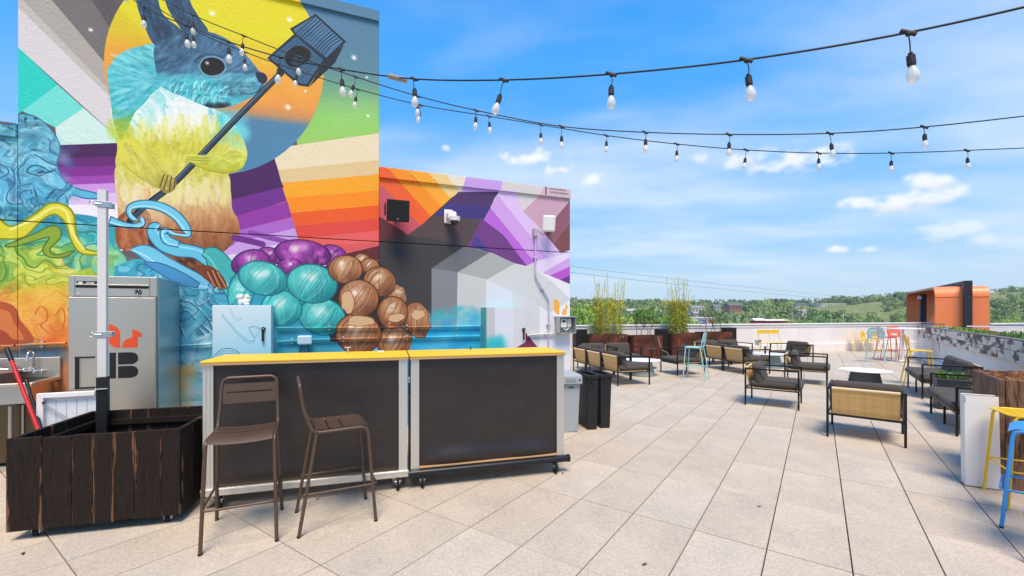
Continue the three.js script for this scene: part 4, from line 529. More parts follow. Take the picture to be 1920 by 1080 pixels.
// ------------------------------------------------------------------ refrigerator
{
  const w = 0.686, d = 0.72, h = 1.945, [X, Z] = [-4.238, 4.18], t = thing('refrigerator', 'tall stainless steel refrigerator with an orange squirrel and black B mark', 'refrigerator', X, Z, WA);
  part('cabinet', box(w, h - 0.1, d - 0.06, w / 2, (h - 0.1) / 2 + 0.1, -(d - 0.06) / 2 - 0.055, 0.005), phys({ color: 0xb2b8bb, metalness: 0.88, roughness: 0.28 }), t);
  part('gasket', box(w - 0.03, 1.55, 0.02, w / 2, 0.9, -0.048, 0.002), M.blackPlastic, t);
  const hd = part('header', [box(w, 0.196, 0.06, w / 2, h - 0.098, -0.03, 0.004)], M.brushed, t);
  const louver = part('louver', [box(w - 0.12, 0.026, 0.012, w / 2 - 0.005, h - 0.104, 0.0005, 0.002)], std(0x1d1a18, 0.6), hd);
  part('brow', box(w - 0.115, 0.012, 0.02, w / 2 - 0.005, h - 0.086, 0.006, 0.003), M.brushed, hd);
  part('nameplate', moved(new THREE.PlaneGeometry(0.205, 0.036), 0.165, h - 0.07, 0.0025), std(0xffffff, 0.4, 0, { map: canvasTex(512, 90, (c) => { c.fillStyle = '#141313'; c.fillRect(0, 0, 512, 90); c.strokeStyle = '#e8e6e0'; c.lineWidth = 5; c.strokeRect(28, 14, 84, 60); c.fillStyle = '#e8e6e0'; c.fillRect(38, 24, 64, 40); c.font = 'italic bold 74px sans-serif'; c.fillText('true', 170, 62); c.font = '15px sans-serif'; c.fillText('MANUFACTURING CO., INC.', 215, 82); }) }), hd);
  part('seam', [box(0.002, 0.19, 0.002, 0.048, h - 0.098, 0.0012, 0), box(0.002, 0.19, 0.002, w - 0.058, h - 0.098, 0.0012, 0)], M.darkGrey, hd);
  part('dial', [cyl(0.029, 0.029, 0.01, w - 0.15, h - 0.152, 0.004, 24, Math.PI / 2)], M.blackPlastic, hd); part('dial_face', [moved(new THREE.TorusGeometry(0.021, 0.0025, 6, 24), w - 0.15, h - 0.152, 0.01), bar(V(w - 0.158, h - 0.16, 0.01), V(w - 0.142, h - 0.144, 0.01), 0.004, 0.003)], M.chrome, hd);
  part('lock', cyl(0.009, 0.009, 0.006, 0.075, h - 0.172, 0.002, 12, Math.PI / 2), M.chrome, hd);
  const dh = 1.6, dy = h - 0.206 - dh / 2, door = part('door', box(w - 0.012, dh, 0.042, w / 2 - 0.006, dy, -0.021, 0.006), M.brushed, t);
  part('handle', [box(0.02, 0.31, 0.012, 0.062, dy + 0.07, 0.006, 0.003), box(0.15, 0.016, 0.012, 0.125, dy + 0.217, 0.006, 0.003), box(0.15, 0.016, 0.012, 0.125, dy - 0.077, 0.006, 0.003)], M.blackPlastic, door);
  part('grip', [box(0.01, 0.28, 0.022, 0.074, dy + 0.07, 0.01, 0.004)], M.blackPlastic, door);
  const flat = (f, col, x, y) => { const s = new THREE.Shape(); f(s); return part('emblem', moved(new THREE.ExtrudeGeometry(s, { depth: 0.0015, bevelEnabled: false, curveSegments: 14 }), x, y, 0.0008), std(col, 0.5), door); };
  // the photographed mark: tail, sitting body, and a B of three shapes
  const lx = 0.305, ly = dy + 0.3;                                     // lower left of the animal
  flat((s) => { s.moveTo(0.086, 0); s.lineTo(0.086, 0.15); s.quadraticCurveTo(0.07, 0.225, 0, 0.235); s.lineTo(0, 0.06); s.quadraticCurveTo(0.02, 0, 0.086, 0); }, 0xe9501f, lx, ly);
  flat((s) => { s.moveTo(0, 0); s.lineTo(0.125, 0); s.lineTo(0.125, 0.105); s.lineTo(0.158, 0.105); s.quadraticCurveTo(0.16, 0.15, 0.118, 0.168); s.lineTo(0.082, 0.182); s.lineTo(0.082, 0.1); s.quadraticCurveTo(0, 0.088, 0, 0); }, 0xe9501f, lx + 0.102, ly);
  flat((s) => { s.moveTo(0, 0); s.lineTo(0.05, 0); s.lineTo(0.05, 0.255); s.lineTo(0, 0.255); }, 0x141313, lx + 0.005, ly - 0.3);
  for (const y of [-0.3, -0.165]) flat((s) => { s.moveTo(0, 0); s.lineTo(0.1, 0); s.quadraticCurveTo(0.158, 0.006, 0.158, 0.06); s.quadraticCurveTo(0.158, 0.114, 0.1, 0.12); s.lineTo(0, 0.12); }, 0x141313, lx + 0.072, ly + y);
  part('hook', pipe([V(-0.002, h - 0.3, -0.1), V(-0.04, h - 0.3, -0.1), V(-0.04, h - 0.34, -0.1)], 0.004, 0.01, 6), M.darkGrey, t);
  part('kick_plate', box(w - 0.02, 0.1, 0.02, w / 2, 0.09, -0.08, 0.002), M.darkGrey, t); for (const [x, z] of [[0.05, -0.1], [w - 0.05, -0.1], [0.05, -0.64], [w - 0.05, -0.64]]) part('leg', cyl(0.02, 0.02, 0.1, x, 0.05, z), M.darkGrey, t);
}
// ------------------------------------------------------------------ hand sink, cleaning things left of the refrigerator
{
  const t = onWall('hand_sink', 'stainless wall-mounted sink with a gooseneck tap beside the refrigerator', 'sink', -1.4);
  part('backsplash', [box(0.62, 0.22, 0.03, 0.02, 1.0, 0.02, 0.006)], M.brushed, t); part('side_splash', [moved(box(0.02, 0.2, 0.42, -0.29, 0.99, 0.22, 0.005), 0, 0, 0)], M.brushed, t);
  part('rim', [box(0.62, 0.035, 0.04, 0.02, 0.885, 0.48, 0.01), box(0.05, 0.035, 0.46, -0.27, 0.885, 0.25, 0.008), box(0.05, 0.035, 0.46, 0.31, 0.885, 0.25, 0.008)], M.brushed, t);
  const bw = [box(0.52, 0.012, 0.4, 0.02, 0.7, 0.25, 0.003), box(0.52, 0.19, 0.012, 0.02, 0.79, 0.455, 0.003), box(0.012, 0.19, 0.4, -0.24, 0.79, 0.25, 0.003), box(0.012, 0.19, 0.4, 0.28, 0.79, 0.25, 0.003), box(0.52, 0.19, 0.012, 0.02, 0.79, 0.05, 0.003)]; part('basin', bw, M.steel, t);
  const f = part('tap', [pipe([V(0.14, 1.0, 0.08), V(0.14, 1.17, 0.08), V(0.14, 1.19, 0.13), V(0.14, 1.17, 0.18), V(0.14, 1.09, 0.19)], 0.011, 0.05, 10), cyl(0.018, 0.016, 0.06, 0.14, 0.98, 0.08), box(0.19, 0.03, 0.05, 0.12, 0.965, 0.07, 0.01)], M.chrome, t);
  part('tap_lever', [pipe([V(0.06, 0.985, 0.08), V(0.0, 1.0, 0.14), V(-0.11, 1.015, 0.17), V(-0.16, 1.045, 0.17)], 0.009, 0.03, 8), ball(0.02, 0.06, 0.985, 0.08)], M.chrome, f);
  part('drain_pipe', cyl(0.02, 0.02, 0.7, 0.02, 0.36, 0.2), M.steel, t); part('cabinet_panel', box(0.62, 0.66, 0.02, 0.02, 0.37, 0.1, 0.002), std(0x6a5c44, 0.35, 0.7), t);
}
const lean = (name, label, cat, px0, py0, Z0, px1, py1, Z1, r, mat, gripMat, gl) => {
  const a = atDepth(px0, py0, Z0), b = atDepth(px1, py1, Z1), t = thing(name, label, cat, b.x, -b.z, 0), d = a.clone().sub(b); const low = d.clone().multiplyScalar(-b.y / d.y * 0.985); // the shaft runs on down to the floor
  part('shaft', rod(low.clone(), d.clone().multiplyScalar(1 - gl), r), mat, t); part('grip', [rod(d.clone().multiplyScalar(1 - gl), d, r * 1.18), ball(r * 1.15, d.x, d.y, d.z)], gripMat, t); t.position.y = b.y; const fx = low; part('head', box(0.3, 0.07, 0.06, fx.x, fx.y + 0.03, fx.z, 0.01), M.blackPlastic, t); return t;
};
lean('broom', 'broom with a red handle and black grip leaning by the sink', 'broom', 13, 654, 4.02, 72, 806, 3.88, 0.0155, M.red, M.blackPlastic, 0.15);
lean('mop', 'plain black mop handle leaning behind the red broom', 'mop', 49, 713, 4.1, 78, 806, 3.98, 0.0125, M.blackPlastic, std(0x232326, 0.4), 0.1);
{ // folded white panel with a diagonal brace
  const a = atDepth(70, 745, 4.02), t = thing('folding_screen', 'white framed panel with a diagonal brace leaning against the refrigerator', 'screen', a.x, -a.z, WA - 0.02, undefined, 0.02); const H = a.y - 0.02, Wd = 0.42;
  part('sheet', [box(Wd, H, 0.012, Wd / 2, H / 2, -0.02, 0.002)], std(0xd8dde2, 0.45), t); part('frame', [box(0.05, H, 0.04, 0.025, H / 2, 0, 0.006), moved(box(Wd, 0.045, 0.04, Wd / 2, H + 0.012, 0, 0.006), 0, 0, 0)], M.white, t);
  for (let i = 1; i < 5; i++) part('groove', box(0.003, H - 0.08, 0.002, 0.05 + i * 0.075, H / 2, -0.0125, 0), M.grey, t); part('brace', [bar(V(0.06, H - 0.07, 0.012), V(0.4, H - 0.36, 0.012), 0.014, 0.006)], M.zinc, t); part('pivot', cyl(0.012, 0.012, 0.012, 0.055, H - 0.05, 0.022, 12, Math.PI / 2), M.darkGrey, t);
}
{ // grey slotted crate hung at the left edge, red tub and white roll behind it
  const a = atDepth(-4, 745, 4.3), t = thing('slotted_tray', 'grey slotted plastic tray hanging in front of the sink', 'tray', a.x, -a.z, 0.12, undefined, a.y - 0.1); const s = new THREE.Shape(); s.moveTo(-0.16, 0); s.lineTo(0.16, 0.02); s.lineTo(0.15, 0.2); s.lineTo(-0.16, 0.2);
  for (let i = 0; i < 6; i++) for (let j = 0; j < 2; j++) { const h = new THREE.Path(), x = -0.12 + i * 0.042, y = 0.045 + j * 0.075; h.moveTo(x, y); h.lineTo(x + 0.012, y); h.lineTo(x + 0.018, y + 0.055); h.lineTo(x + 0.006, y + 0.055); s.holes.push(h); }
  part('face', new THREE.ExtrudeGeometry(s, { depth: 0.012, bevelEnabled: false }), std(0x565c63, 0.55), t); part('side', box(0.02, 0.16, 0.18, 0.155, 0.1, -0.08, 0.003), std(0x565c63, 0.55), t); part('base', box(0.32, 0.012, 0.18, 0, 0.012, -0.09, 0.002), std(0x565c63, 0.55), t); part('hanger', [rod(V(-0.1, 0.19, -0.02), V(-0.1, 0.19, -0.5), 0.006), rod(V(0.1, 0.19, -0.02), V(0.1, 0.19, -0.5), 0.006)], M.zinc, t);
  const b = atDepth(-8, 712, 4.42), u = thing('wash_tub', 'brownish plastic tub with reddish streaks at the sink', 'tub', b.x, -b.z, 0, undefined, b.y - 0.14); part('bowl', new THREE.LatheGeometry([[0.001, 0], [0.11, 0], [0.16, 0.2], [0.175, 0.21], [0.175, 0.22], [0.155, 0.215], [0.105, 0.015], [0.001, 0.015]].map(([x, y]) => new THREE.Vector2(x, y)), 28), std(0x8d6a5c, 0.4), u); part('stand', [box(0.3, 0.02, 0.3, 0, -0.012, 0, 0.003), ...[-1, 1].flatMap((i) => [-1, 1].map((k) => rod(V(i * 0.13, -0.02, k * 0.13), V(i * 0.13, -u.position.y, k * 0.13), 0.012)))], M.steel, u);
}
// ------------------------------------------------------------------ things fixed to the mural wall
const segOf = (s) => SEG.find(([a, b]) => s >= a && s <= b) ?? SEG[1];
function conduit(label, pts, r = 0.016, mat) {                          // painted over with the mural: same coordinates as the wall
  const q = pts.map(([x, y]) => wallOf(x, y)), s0 = q[0][0], t = onWall('conduit', label, 'conduit', s0), sg = segOf((s0 + q[q.length - 1][0]) / 2);
  const g = pipe(q.map(([s, h]) => V(s - s0, h, 0.03)), r, 0.06, 10); part('pipe', mat ? g : wallUV(g, sg[0], sg[1], sg[2], s0), mat ?? sg[3], t);
  for (let i = 0; i < q.length - 1; i++) { const L = Math.hypot(q[i + 1][0] - q[i][0], q[i + 1][1] - q[i][1]), n = Math.max(1, Math.round(L / 0.9)); for (let k = 0; k < n; k++) { const f = (k + 0.5) / n, s = lerp(q[i][0], q[i + 1][0], f) - s0, h = lerp(q[i][1], q[i + 1][1], f), v = Math.abs(q[i + 1][0] - q[i][0]) < Math.abs(q[i + 1][1] - q[i][1]); part('strap', v ? box(0.07, 0.022, 0.036, s, h, 0.017, 0.003) : box(0.022, 0.07, 0.036, s, h, 0.017, 0.003), mat ?? std(0xa7b3ae, 0.6), t); } }
}
conduit('upper painted conduit between the two cabinets, teal over the nuts', [[520, 615], [708, 614]]); conduit('upper painted conduit between wall corner and grey cabinet', [[713, 614], [899, 611.5]]);
conduit('lower painted conduit between blue cabinet and wall corner', [[520, 641], [575, 637], [708, 634]]); conduit('lower painted conduit between wall corner and grey cabinet', [[713, 633.5], [899, 630]]);
conduit('orange painted conduit above the hand sink', [[35, 647], [127, 643]]); conduit('blue painted conduit between refrigerator and blue cabinet', [[338, 648], [398, 645]], 0.013); conduit('painted conduit at the foot of the orange cloud', [[-160, 652], [31, 648]]);
const swirlTex = canvasTex(512, 640, (c) => {
  const g = c.createLinearGradient(0, 0, 120, 640); [[0, '#dfe9ee'], [0.3, '#c3e1ea'], [0.6, '#9fd6ea'], [0.85, '#74c6e4'], [1, '#9fd3e6']].forEach(([t, k]) => g.addColorStop(t, k)); c.fillStyle = g; c.fillRect(0, 0, 512, 640);
  const s = (col, w, p) => { c.strokeStyle = col; c.lineWidth = w; c.lineCap = 'round'; c.beginPath(); c.moveTo(p[0], p[1]); for (let i = 2; i + 3 < p.length; i += 2) c.quadraticCurveTo(p[i], p[i + 1], (p[i] + p[i + 2]) / 2, (p[i + 1] + p[i + 3]) / 2); c.stroke(); };
  for (const [o, w] of [[0, 5], [18, 3], [34, 3]]) s('#1f5c78', w, [0, 380 + o, 40, 330 + o, 130, 300 + o, 220, 330 + o, 260, 380 + o, 250, 420, 180, 450 + o, 170, 490 + o, 220, 530 + o, 330, 560, 420, 610 + o, 470, 640]);
  for (const [o, w] of [[0, 4], [16, 3]]) s('#4f9fb4', w, [80, 60 + o, 150, 130 + o, 240, 220 + o, 330, 270 + o, 370, 250, 340, 200 + o, 300, 160, 360, 150 + o, 420, 170, 380, 210, 360, 260]); for (const o of [0, 26]) s('#79b9c8', 3, [150, 20 + o, 190, 90 + o, 240, 110, 260, 60 + o]);
});
function cabinet(name, label, px0, px1, pyTop, pyBot, dep, mat, sideMat, hx) {      // px: the front face's edges
  const k = (p) => { const a = (p - CX) / FOCAL, W0 = wallXZ(0, dep); return (a * W0[1] - W0[0]) / (WD[0] - a * WD[1]); }, s0 = k(px0), s1 = k(px1), Zl = wallXZ(s0, dep)[1], top = EYE + (HZ - pyTop) / FOCAL * Zl, w = s1 - s0, bot = pyBot, h = top - bot;
  const t = onWall(name, label, 'cabinet', s0); part('case', box(w, h, dep - 0.03, w / 2, bot + h / 2, (dep - 0.03) / 2, 0.004), sideMat, t);
  const dg = box(w - 0.01, h - 0.01, 0.024, w / 2, bot + h / 2, dep - 0.016, 0.004), p = dg.attributes.position, uv = dg.attributes.uv; for (let i = 0; i < p.count; i++) uv.setXY(i, p.getX(i) / w, (p.getY(i) - bot) / h); part('door', dg, mat, t);
  const hy = bot + h * (hx[1]); const hd = part('handle', [cyl(0.024, 0.024, 0.02, hx[0] * w, hy, dep + 0.004, 18, Math.PI / 2), box(0.026, 0.15, 0.016, hx[0] * w - 0.004, hy - 0.075, dep + 0.02, 0.005)], M.blackPlastic, t); part('lock', cyl(0.009, 0.009, 0.008, hx[0] * w, hy, dep + 0.016, 12, Math.PI / 2), M.chrome, hd);
  return [t, s0, w, top, dep];
}
const blueCab = cabinet('electrical_cabinet', 'pale blue electrical cabinet with painted swirl lines behind the bar', 397, 509, 572, 0.62, 0.24, std(0xffffff, 0.55, 0, { map: swirlTex }), std(0x9fc4d2, 0.6), [0.86, 0.73]);
const grayTex = canvasTex(512, 640, (c) => {
  c.fillStyle = '#c2c2c4'; c.fillRect(0, 0, 110, 640); c.fillStyle = '#d9dbe2'; c.fillRect(110, 0, 240, 640); c.fillStyle = '#d3d3d3'; c.fillRect(350, 0, 162, 640); let k = 11; const R = () => { k = (k * 1664525 + 1013904223) >>> 0; return k / 4294967296; };
  for (let i = 0; i < 200; i++) { const x = R() * 300 * (0.4 + 0.6 * R()), y = 290 + R() * 350, r = 40 + R() * 60, g = c.createRadialGradient(x, y, 0, x, y, r); g.addColorStop(0, '#22b7bf'); g.addColorStop(1, '#22b7bf00'); c.globalAlpha = 0.25; c.fillStyle = g; c.fillRect(x - r, y - r, 2 * r, 2 * r); } c.globalAlpha = 1;
  c.fillStyle = '#7b2f4f'; c.beginPath(); c.moveTo(60, 640); c.lineTo(200, 460); c.lineTo(512, 330); c.lineTo(512, 640); c.fill();
});
const greyCab = cabinet('electrical_cabinet', 'grey electrical cabinet sprayed turquoise and maroon at the end of the bar', 912, 986, 576, 0.66, 0.26, std(0xffffff, 0.55, 0, { map: grayTex }), std(0x57a9a6, 0.6), [0.94, 0.67]);
{ // white squirrel figurine on the blue cabinet
  const [, s0, w, top, dep] = blueCab, [X, Z] = wallXZ(s0 + w * 0.5, dep * 0.6), t = thing('squirrel_figurine', 'small white squirrel figurine on top of the pale blue cabinet', 'figurine', X, Z, WA, undefined, top), wm = std(0xeeeae8, 0.4);
  part('body', [ball(0.042, 0.02, 0.045, 0, 1, 1.15, 0.8), ball(0.03, 0.034, 0.1, 0.004, 1, 0.95, 0.9), ball(0.012, 0.062, 0.098, 0.008), ball(0.009, 0.022, 0.13, 0.008, 0.7, 1.3, 0.7), ball(0.009, 0.044, 0.131, 0.008, 0.7, 1.3, 0.7), ball(0.014, 0.058, 0.062, 0.02), ball(0.022, 0.036, 0.014, 0.02, 1.3, 0.6, 1)], wm, t); part('tail', [ball(0.03, -0.04, 0.04, -0.006, 0.8, 1.4, 0.8), ball(0.034, -0.046, 0.1, -0.006, 1.1, 0.95, 0.8), ball(0.02, -0.022, 0.118, -0.004)], wm, t); part('eye', [ball(0.004, 0.04, 0.106, 0.028), ball(0.004, 0.056, 0.104, 0.024)], M.blackPlastic, t);
}
{ // junction box with two cords
  const [s, h] = wallOf(572, 637), t = onWall('junction_box', 'pale blue junction box with two hanging black cords above the bar', 'junction box', s); part('box', soft(0.17, 0.115, 0.09, 0, h, 0.06, 0.02, 3), std(0xb7d3e0, 0.55), t); for (const k of [-1, 1]) part('cord', curveTube([V(k * 0.03, h - 0.055, 0.07), V(k * 0.055, h - 0.15, 0.08), V(k * 0.085, h - 0.25, 0.09), V(k * 0.1, h - 0.6, 0.06)], 0.006, 20, 6), M.blackPlastic, t);
}
{ // loudspeaker: square black grille, rounded grey case behind it
  const [s, h] = wallOf(741, 404), t = onWall('loudspeaker', 'black square loudspeaker tilted down on the mural', 'loudspeaker', s), sh = new THREE.Shape(); sh.moveTo(-0.145, 0); sh.lineTo(0.145, 0); sh.quadraticCurveTo(0.14, 0.2, 0.0, 0.215); sh.quadraticCurveTo(-0.14, 0.2, -0.145, 0);
  const body = new THREE.ExtrudeGeometry(sh, { depth: 0.28, bevelEnabled: false, curveSegments: 12 }); body.rotateX(-Math.PI / 2); body.translate(0, -0.14, 0); const put = (q) => moved(q, 0, h, 0.3, 0.2, -0.12, 0);
  part('enclosure', put(body), std(0x7d7876, 0.5), t); part('grille', put(box(0.292, 0.284, 0.02, 0, 0, 0.011, 0.006)), std(0x171616, 0.8), t); part('badge', put(mg([bar(V(-0.012, -0.115, 0.023), V(0.012, -0.098, 0.023), 0.004, 0.002), bar(V(-0.012, -0.098, 0.023), V(0.012, -0.115, 0.023), 0.004, 0.002)])), M.white, t); part('bracket', [box(0.06, 0.1, 0.14, 0, h, 0.06, 0.004)], M.blackPlastic, t); part('yoke', box(0.02, 0.16, 0.03, -0.16, h + 0.02, 0.24, 0.004), M.blackPlastic, t);
}
{ // dome camera
  const [s, h] = wallOf(843, 408), t = onWall('security_camera', 'white dome security camera mounted on the mural', 'camera', s); part('mount', [box(0.13, 0.2, 0.03, -0.02, h + 0.01, 0.015, 0.012), soft(0.13, 0.12, 0.15, 0.0, h, 0.1, 0.03, 3)], M.white, t); part('ring', cyl(0.075, 0.082, 0.06, 0.035, h - 0.045, 0.15, 26), M.white, t); part('dome', ball(0.062, 0.035, h - 0.075, 0.15, 1, 0.9, 1, 20), phys({ color: 0x111113, roughness: 0.08, clearcoat: 1 }), t);
}
{ // access point, its box and conduit
  const [s, h] = wallOf(1020, 423), t = onWall('antenna_box', 'white antenna box on a bracket high on the mural', 'antenna box', s); part('housing', moved(soft(0.2, 0.255, 0.075, 0, 0, 0, 0.03, 3), 0.0, h, 0.17, 0.12, -0.35, 0), M.white, t); part('bracket', [box(0.1, 0.13, 0.012, 0.09, h - 0.03, 0.008, 0.003), box(0.05, 0.05, 0.12, 0.06, h - 0.02, 0.08, 0.004)], M.zinc, t); part('cable', curveTube([V(-0.01, h - 0.12, 0.17), V(0.0, h - 0.16, 0.15), V(-0.06, h - 0.15, 0.06), V(-0.12, h - 0.1, 0.04)], 0.005, 18, 6), M.blackPlastic, t);
  const [s2, h2] = wallOf(1002, 437), b = onWall('junction_box', 'small grey junction box beside the antenna box', 'junction box', s2); part('case', box(0.075, 0.13, 0.06, 0, h2, 0.032, 0.006), std(0xa09aa4, 0.6), b); part('lid', box(0.068, 0.12, 0.006, 0, h2, 0.065, 0.002), std(0xb1acb6, 0.6), b);
  const lav = std(0xc3b6cc, 0.6); conduit('slim lavender conduit dropping from the antenna box', [[1002, 446], [1002.5, 520], [1028, 562], [1027, 655]], 0.012, lav); conduit('grey conduit from the cabinet to the switch box', [[987, 629], [1000, 627], [1041, 626]], 0.016, std(0xc9c8c8, 0.6));
}
{ // open switch box at the corner
  const [s, h] = wallOf(1057, 609), t = onWall('switch_box', 'open grey switch box with white timers at the wall corner', 'switch box', s), W = 0.3, H = 0.26, D = 0.13, g = std(0xa5a6a6, 0.5, 0.3); part('case', [box(W, H, 0.01, 0, h, 0.012, 0.002), box(0.012, H, D, -W / 2, h, D / 2, 0.002), box(0.012, H, D, W / 2, h, D / 2, 0.002), box(W + 0.05, 0.016, D + 0.02, 0, h + H / 2, D / 2, 0.002), box(W, 0.012, D, 0, h - H / 2, D / 2, 0.002)], g, t); part('lid', box(0.07, H - 0.02, 0.012, -W / 2 - 0.03, h, D + 0.01, 0.003), g, t);
  const a = part('timer', box(0.11, 0.14, 0.06, -0.045, h + 0.03, 0.06, 0.01), M.white, t); part('display', box(0.055, 0.034, 0.004, -0.045, h + 0.06, 0.092, 0.001), M.darkGrey, a); part('outlet', box(0.07, 0.13, 0.05, 0.06, h + 0.03, 0.055, 0.008), std(0xded6c2, 0.5), t); part('cable', curveTube([V(-0.05, h - 0.04, 0.07), V(-0.01, h - 0.08, 0.08), V(0.04, h - 0.06, 0.07), V(0.06, h - 0.03, 0.06)], 0.008, 16, 6), M.white, t);
}
// ------------------------------------------------------------------ slim bins beside the counter
function bin(label, X, Z, turn, w, d, h, mat, grey) {
  const t = thing('slim_bin', label, 'bin', X, Z, turn, grey ? undefined : 'slim black bins'); const s = (k, y0, y1) => { const g = new RoundedBoxGeometry(1, y1 - y0, 1, 2, 0.02), p = g.attributes.position; for (let i = 0; i < p.count; i++) { const f = (p.getY(i) + (y1 - y0) / 2 + y0) / h, q = lerp(0.8, 1, f); p.setXYZ(i, p.getX(i) * w * q * k, p.getY(i) + (y0 + y1) / 2, p.getZ(i) * d * lerp(0.88, 1, f) * k); } g.computeVertexNormals(); return g; };
  part('body', s(1, 0, h - 0.06), mat, t); const rim = [box(w * 1.06, 0.05, 0.02, 0, h - 0.035, d / 2, 0.006), box(w * 1.06, 0.05, 0.02, 0, h - 0.035, -d / 2, 0.006), box(0.02, 0.05, d, -w / 2, h - 0.035, 0, 0.006), box(0.02, 0.05, d, w / 2, h - 0.035, 0, 0.006)]; part('rim', rim, mat, t); part('opening', box(w * 0.92, 0.01, d * 0.94, 0, h - 0.055, 0, 0), M.rubber, t);
  if (grey) { part('lid', [box(w * 1.1, 0.028, d * 1.04, 0, h + 0.0, 0, 0.01), moved(box(w * 1.12, 0.11, 0.03, 0, h - 0.05, d / 2 + 0.022, 0.01), 0, 0, 0)], mat, t); part('handle_recess', box(w * 0.5, 0.05, 0.01, 0, h - 0.05, d / 2 + 0.037, 0.004), std(0x8b9196, 0.6), t); for (const k of [-1, 1]) part('grip_hole', cyl(0.012, 0.012, 0.01, k * w * 0.42, h - 0.05, d / 2 + 0.036, 12, Math.PI / 2), M.rubber, t); part('label', box(0.07, 0.028, 0.006, 0.01, h - 0.15, d / 2 - 0.008, 0.002), M.darkGrey, t); part('ridge', [box(0.008, h * 0.62, 0.01, w * 0.3, h * 0.4, d / 2 - 0.026, 0.003), box(w * 0.62, 0.008, 0.01, 0, h * 0.72, d / 2 - 0.015, 0.003), box(w * 0.7, 0.006, 0.01, 0, h * 0.2, d / 2 - 0.03, 0.002)], std(0x8b9196, 0.6), t); }
  else part('handle', box(w * 0.4, 0.04, 0.012, 0, h - 0.11, d / 2 + 0.002, 0.006), M.rubber, t);
}
bin('light grey slim trash bin with a lid tucked behind the bar counter', 0.74, 5.98, 0.14, 0.27, 0.44, 0.75, M.grey, true);
bin('slim black trash bin standing beside the grey bin', 1.045, 6.12, 0.2, 0.165, 0.46, 0.75, M.blackPlastic); bin('slim black trash bin standing beside the grey bin', 1.24, 6.2, 0.2, 0.165, 0.46, 0.75, M.blackPlastic);
{ const t = used; scene.children.filter((o) => o.userData.group === 'slim black bins').forEach((o) => { o.userData.label = 'slim open black bin beside the grey trash bin'; }); }
// ------------------------------------------------------------------ lounge chairs
const tubeW = 0.026;
function lounge(name, label, X, Z, turn, seats, group) {                // seats: 1 chair or 2 sofa
  const w = seats === 2 ? 1.58 : 0.77, d = 0.79, t = thing(name, label, seats === 2 ? 'sofa' : 'armchair', X, Z, turn, group), x = w / 2 - tubeW / 2, zf = d / 2 - tubeW / 2, zb = -zf, ah = 0.637, rh = 0.295;
  for (const s of [-1, 1]) { part('leg', box(tubeW, ah - tubeW, tubeW, s * x, (ah - tubeW) / 2, zf, 0.003), M.blackTube, t); part('leg', box(tubeW, ah - tubeW, tubeW, s * x, (ah - tubeW) / 2, zb, 0.003), M.blackTube, t); part('armrest', box(tubeW + 0.006, tubeW, d, s * x, ah - tubeW / 2, 0, 0.003), M.blackTube, t); part('side_rail', box(tubeW * 0.8, tubeW * 0.8, d - 2 * tubeW, s * x, rh, 0, 0.003), M.blackTube, t); }
  if (seats === 2) for (const z of [zf - 0.02, zb]) part('leg', box(tubeW, rh, tubeW, 0, rh / 2, z, 0.003), M.blackTube, t);
  part('back_rail', [box(w - 2 * tubeW, tubeW, tubeW, 0, ah - tubeW / 2, zb, 0.003)], M.blackTube, t); part('seat_rail', [box(w - 2 * tubeW, tubeW, tubeW, 0, rh, zf, 0.003), box(w - 2 * tubeW, tubeW, tubeW, 0, rh, zb, 0.003)], M.blackTube, t);
  const sw = w - 0.11; part('woven_seat', metreUV(box(sw, 0.02, d - 0.16, 0, rh + 0.008, 0.04, 0.006), 4), M.weave, t);
  for (const s of [-1, 1]) part('seat_edge', rod(V(s * (sw / 2 + 0.005), rh, zb + 0.1), V(s * (sw / 2 + 0.005), rh, zf - 0.05), 0.013, 8), M.rattan, t);
  for (let i = 0; i < seats; i++) {
    const cx = (i - (seats - 1) / 2) * (w / seats), cw = w / seats - (seats === 2 ? 0.05 : 0.075);
    const pw = cw - 0.04, p0 = V(0, ah + 0.002, zb - 0.004), p1 = V(0, rh + 0.0, zb + 0.06), pl = p0.distanceTo(p1), a = Math.atan2(p1.z - p0.z, p0.y - p1.y);
    part('woven_back', metreUV(moved(moved(box(pw, pl, 0.012, 0, 0, 0, 0.004), 0, 0, 0), 0, 0, 0, 0, 0, 0), 4).applyMatrix4(new THREE.Matrix4().makeRotationX(-a)).translate(cx, (p0.y + p1.y) / 2, (p0.z + p1.z) / 2), M.weave, t);
    part('back_roll', cyl(0.019, 0.019, pw, cx, ah - tubeW / 2 + 0.001, zb, 12, 0, Math.PI / 2), M.rattan, t);
    const seat = soft(cw + 0.02, 0.115, d - 0.02, 0, 0, 0, 0.06, 5), sp = seat.attributes.position; for (let k = 0; k < sp.count; k++) { const u = sp.getX(k) / (cw / 2), v = sp.getZ(k) / (d / 2); if (sp.getY(k) > 0) sp.setY(k, sp.getY(k) + 0.016 * (1 - u * u * 0.8) * (1 - v * v * 0.8)); } seat.computeVertexNormals();
    part('seat_cushion', moved(seat, cx, rh + 0.078, 0.055), M.cushion, t);
    const bk = soft(cw + 0.03, 0.37, 0.17, 0, 0, 0, 0.08, 5), bp = bk.attributes.position; for (let k = 0; k < bp.count; k++) { const u = bp.getX(k) / (cw / 2), v = bp.getY(k) / 0.185; bp.setZ(k, bp.getZ(k) * (0.72 + 0.32 * (1 - Math.min(1, u * u)) * (1 - Math.min(1, v * v)) + (v < 0 ? 0.12 : 0))); } bk.computeVertexNormals();
    part('back_cushion', moved(bk, cx, rh + 0.235, zb + 0.175, -0.2 + 0.02 * ((X * 7.7) % 1)), M.cushion, t);
  }
  return t;
}
const dirTurn = (x, z) => Math.atan2(x, -z);                              // turn that faces (x, depth z)
const J = JDIR, Lr = LDIR, faceL = dirTurn(Lr[0], Lr[1]), faceNL = dirTurn(-Lr[0], -Lr[1]);
